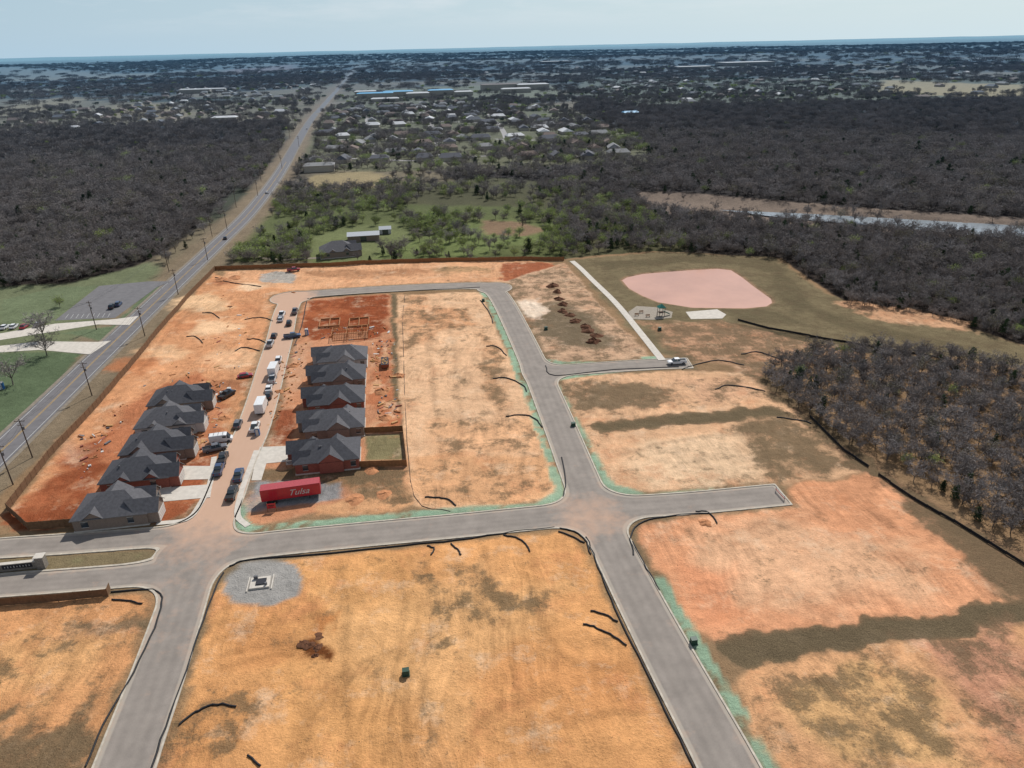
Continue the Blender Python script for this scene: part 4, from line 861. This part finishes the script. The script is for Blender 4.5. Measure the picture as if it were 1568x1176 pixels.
# dirt mounds
M['mound']=simple("excavated_soil",s(104,70,50),1,.3,1.2,bump=.6);M['mound2']=simple("orange_soil",s(190,132,92),1,.2,1.2,bump=.6)
def mound(x,y,r,h,mt):
    X,Y=g(x,y);v=[];f=[];n=14;rings=6;sd=random.randint(0,999)
    for i in range(rings):
        for k in range(n):
            a=2*math.pi*k/n;t=i/(rings-1);nn=float(fbm(np.array([math.cos(a)*2+sd]),np.array([math.sin(a)*2+t*2]),5)[0]);rr=r*(1-t)*(.5+1.0*nn);v.append((math.cos(a)*rr,math.sin(a)*rr,h*(t**.8)*(.6+.7*nn)-.1))
    for i in range(rings-1):
        for k in range(n): f.append((i*n+k,i*n+(k+1)%n,(i+1)*n+(k+1)%n,(i+1)*n+k))
    o=link(bpy.data.objects.new("dirt_pile",mkmesh("dirt_pile",v,f,[mt],None,False)));o.location=(X,Y,gz(X,Y))
for (x,y) in [(848,438),(852,447),(857,457),(861,466),(860,476),(874,483),(880,492),(895,501),(900,507),(912,514),(910,524)]:
    mound(x+random.uniform(-2,2),y,random.uniform(1.8,2.8),random.uniform(1.0,1.7),M['mound']);mound(x+random.uniform(-6,6),y+random.uniform(-2,4),random.uniform(.8,1.5),.6,M['mound'])
for k in range(9): mound(478+random.uniform(-16,16),990+random.uniform(-14,14),random.uniform(.5,1.3),random.uniform(.2,.5),M['mound'])
for (x,y,r,h) in [(610,575,2,1.0),(585,600,2.4,1.2),(590,640,2,1),(450,560,2,.9),(330,610,2.2,1.0),(345,640,2,.8),(360,425,3,.9),(340,428,3,.9),(570,720,2,.8),(545,765,2.5,.7),(590,758,2,.6),(430,600,1.5,.7),(1080,800,1.5,.5)]: mound(x,y,r,h,M['mound2'])
# ------------------------------------------------------------------ distant town
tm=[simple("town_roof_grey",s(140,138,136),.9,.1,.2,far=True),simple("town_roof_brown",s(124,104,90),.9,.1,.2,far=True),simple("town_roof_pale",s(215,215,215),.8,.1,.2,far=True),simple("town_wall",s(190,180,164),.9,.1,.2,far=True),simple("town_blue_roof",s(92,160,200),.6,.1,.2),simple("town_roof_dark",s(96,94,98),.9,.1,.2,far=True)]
mb=MB()
def thouse(X,Y,L,W,h,p,rz,m):
    z=gz(X,Y);c,si=math.cos(rz),math.sin(rz)
    def T(x,y,zz): return (X+x*c-y*si,Y+x*si+y*c,z+zz)
    mb.box(X,Y,z+h/2,L,W,h,3,rz);o=.5
    mb.add([T(-L/2-o,-W/2-o,h),T(L/2+o,-W/2-o,h),T(L/2+o,W/2+o,h),T(-L/2-o,W/2+o,h),T(-L/2+W*.2,0,h+p),T(L/2-W*.2,0,h+p)],[(0,1,5,4),(2,3,4,5),(3,0,4),(1,2,5)],m)
def town(poly,sp,prob,seed):
    q=gl(poly);lo=q.min(0);hi=q.max(0);r=random.Random(seed);y=lo[1]
    while y<hi[1]:
        x=lo[0]
        while x<hi[0]:
            X=x+r.uniform(-.3,.3)*sp;Y=y+r.uniform(-.3,.3)*sp
            if r.random()<prob and sdpoly(np.array([[X,Y]]),q)[0]<0 and sdline(np.array([[X,Y]]),HWY)[0]>22: thouse(X,Y,r.uniform(13,21),r.uniform(10,13),3.2,r.uniform(2.4,3.4),r.choice([0,1.57])+r.uniform(-.2,.2)+ANG,r.choice([0,0,1,1,2,5,5]))
            x+=sp
        y+=sp*1.2
town([(475,250),(480,190),(530,165),(700,158),(850,168),(980,220),(985,245),(860,252),(700,250)],31,.68,1);town([(-100,205),(0,180),(150,165),(440,165),(425,185),(100,200)],42,.55,2);town([(880,155),(900,125),(1568,122),(1568,148),(1000,160)],60,.5,3)
town([(200,162),(280,135),(520,125),(500,150),(430,160)],48,.5,4);town([(560,135),(600,105),(900,100),(1568,95),(1568,120),(900,128)],120,.4,5)
for (x,y,L,W,h,m_) in [(575,150,70,26,9,4),(610,147,60,30,9,4),(640,149,44,24,8,2),(675,146,50,26,10,4),(590,156,50,16,6,2),(560,146,44,22,8,2),(765,138,80,34,12,1),(815,137,70,30,11,2),(790,142,60,20,8,2),(710,146,36,20,7,2),(1140,98,200,110,14,2),(850,96,150,80,10,2),(300,143,70,24,9,2),(345,186,34,18,6,2),(330,141,50,20,8,2),(1060,104,120,50,8,2),(965,178,22,14,5,4),(490,262,24,14,5,0)]:
    X,Y=g(x,y);thouse(X,Y,L,W,h,1.8,ANG,m_)
mb.obj("distant_town_buildings",tm)
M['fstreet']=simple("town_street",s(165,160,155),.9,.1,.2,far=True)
for pts,w in [([(682,250),(668,210),(655,185),(645,172)],8),([(475,245),(540,243),(640,246),(760,238),(900,240)],6),([(485,215),(640,212),(800,214),(950,222)],6),([(500,190),(650,186),(800,190)],6),([(780,240),(770,200),(745,172)],6),([(850,240),(830,200),(800,175)],6),([(500,158),(600,157),(700,154),(880,152),(1100,158)],8),([(100,205),(200,185),(440,182)],6),([(575,240),(565,200),(560,170)],6)]:
    ribbon("town_street",smooth(gl(pts),5),w,.06,M['fstreet'],True)
rib("farm_driveway",[(360,385),(420,398),(470,396),(500,394)],3,.05,M['shoulder'],follow=True)
# ------------------------------------------------------------------ light, sky
SUN_EL=math.radians(46);SUN_AZ=math.radians(24)  # azimuth from +Y towards +X
L=bpy.data.lights.new("sun",'SUN');L.energy=4.6;L.angle=math.radians(.5);L.color=(1,.965,.915);lo_=link(bpy.data.objects.new("sun",L))
sd=Vector((math.sin(SUN_AZ)*math.cos(SUN_EL),math.cos(SUN_AZ)*math.cos(SUN_EL),math.sin(SUN_EL)));lo_.rotation_euler=(-sd).to_track_quat('-Z','Y').to_euler()
w=bpy.data.worlds.new("World");bpy.context.scene.world=w;w.use_nodes=True;nt=w.node_tree;bg=nt.nodes["Background"]
sk=nt.nodes.new("ShaderNodeTexSky");sk.sky_type='NISHITA';sk.sun_disc=False;sk.sun_elevation=SUN_EL;sk.sun_rotation=SUN_AZ;sk.air_density=1.0;sk.dust_density=.6;sk.ozone_density=2
tc=nt.nodes.new("ShaderNodeTexCoord");cn=noise(nt,1.6,7,mapv(nt,tc.outputs["Generated"],(0,0,0),0,(3,3,20)),.62);sx=nt.nodes.new("ShaderNodeSeparateXYZ");nt.links.new(tc.outputs["Generated"],sx.inputs[0])
# pale humid haze low over the horizon, a little brighter below the sun
lowf=maprange(nt,sx.outputs[2],.0,.28,.94,0);az=maprange(nt,sx.outputs[0],-.6,.6,0,1)
hz=mix(nt,az,(5.6,7.8,9.6),(8.2,10.0,10.8));base=mix(nt,lowf,sk.outputs[0],hz)
up=maprange(nt,sx.outputs[2],.015,.08,0,1);cf=math_(nt,'MULTIPLY',maprange(nt,cn,.44,.64,0,.7),up)
cl=mix(nt,cf,base,(10.4,10.8,11.2));nt.links.new(cl,bg.inputs[0]);bg.inputs[1].default_value=.078
# ------------------------------------------------------------------ camera
cam=bpy.data.cameras.new("camera");co_=link(bpy.data.objects.new("camera",cam));cam.sensor_width=36;cam.lens=36*FPX/1568;cam.clip_start=1;cam.clip_end=80000
mt=Matrix((CR,CU,-F0)).transposed().to_4x4();mt.translation=Vector((0,0,H));co_.matrix_world=mt
sc=bpy.context.scene;sc.camera=co_;sc.view_settings.view_transform='Standard';sc.view_settings.look='None';sc.view_settings.exposure=0
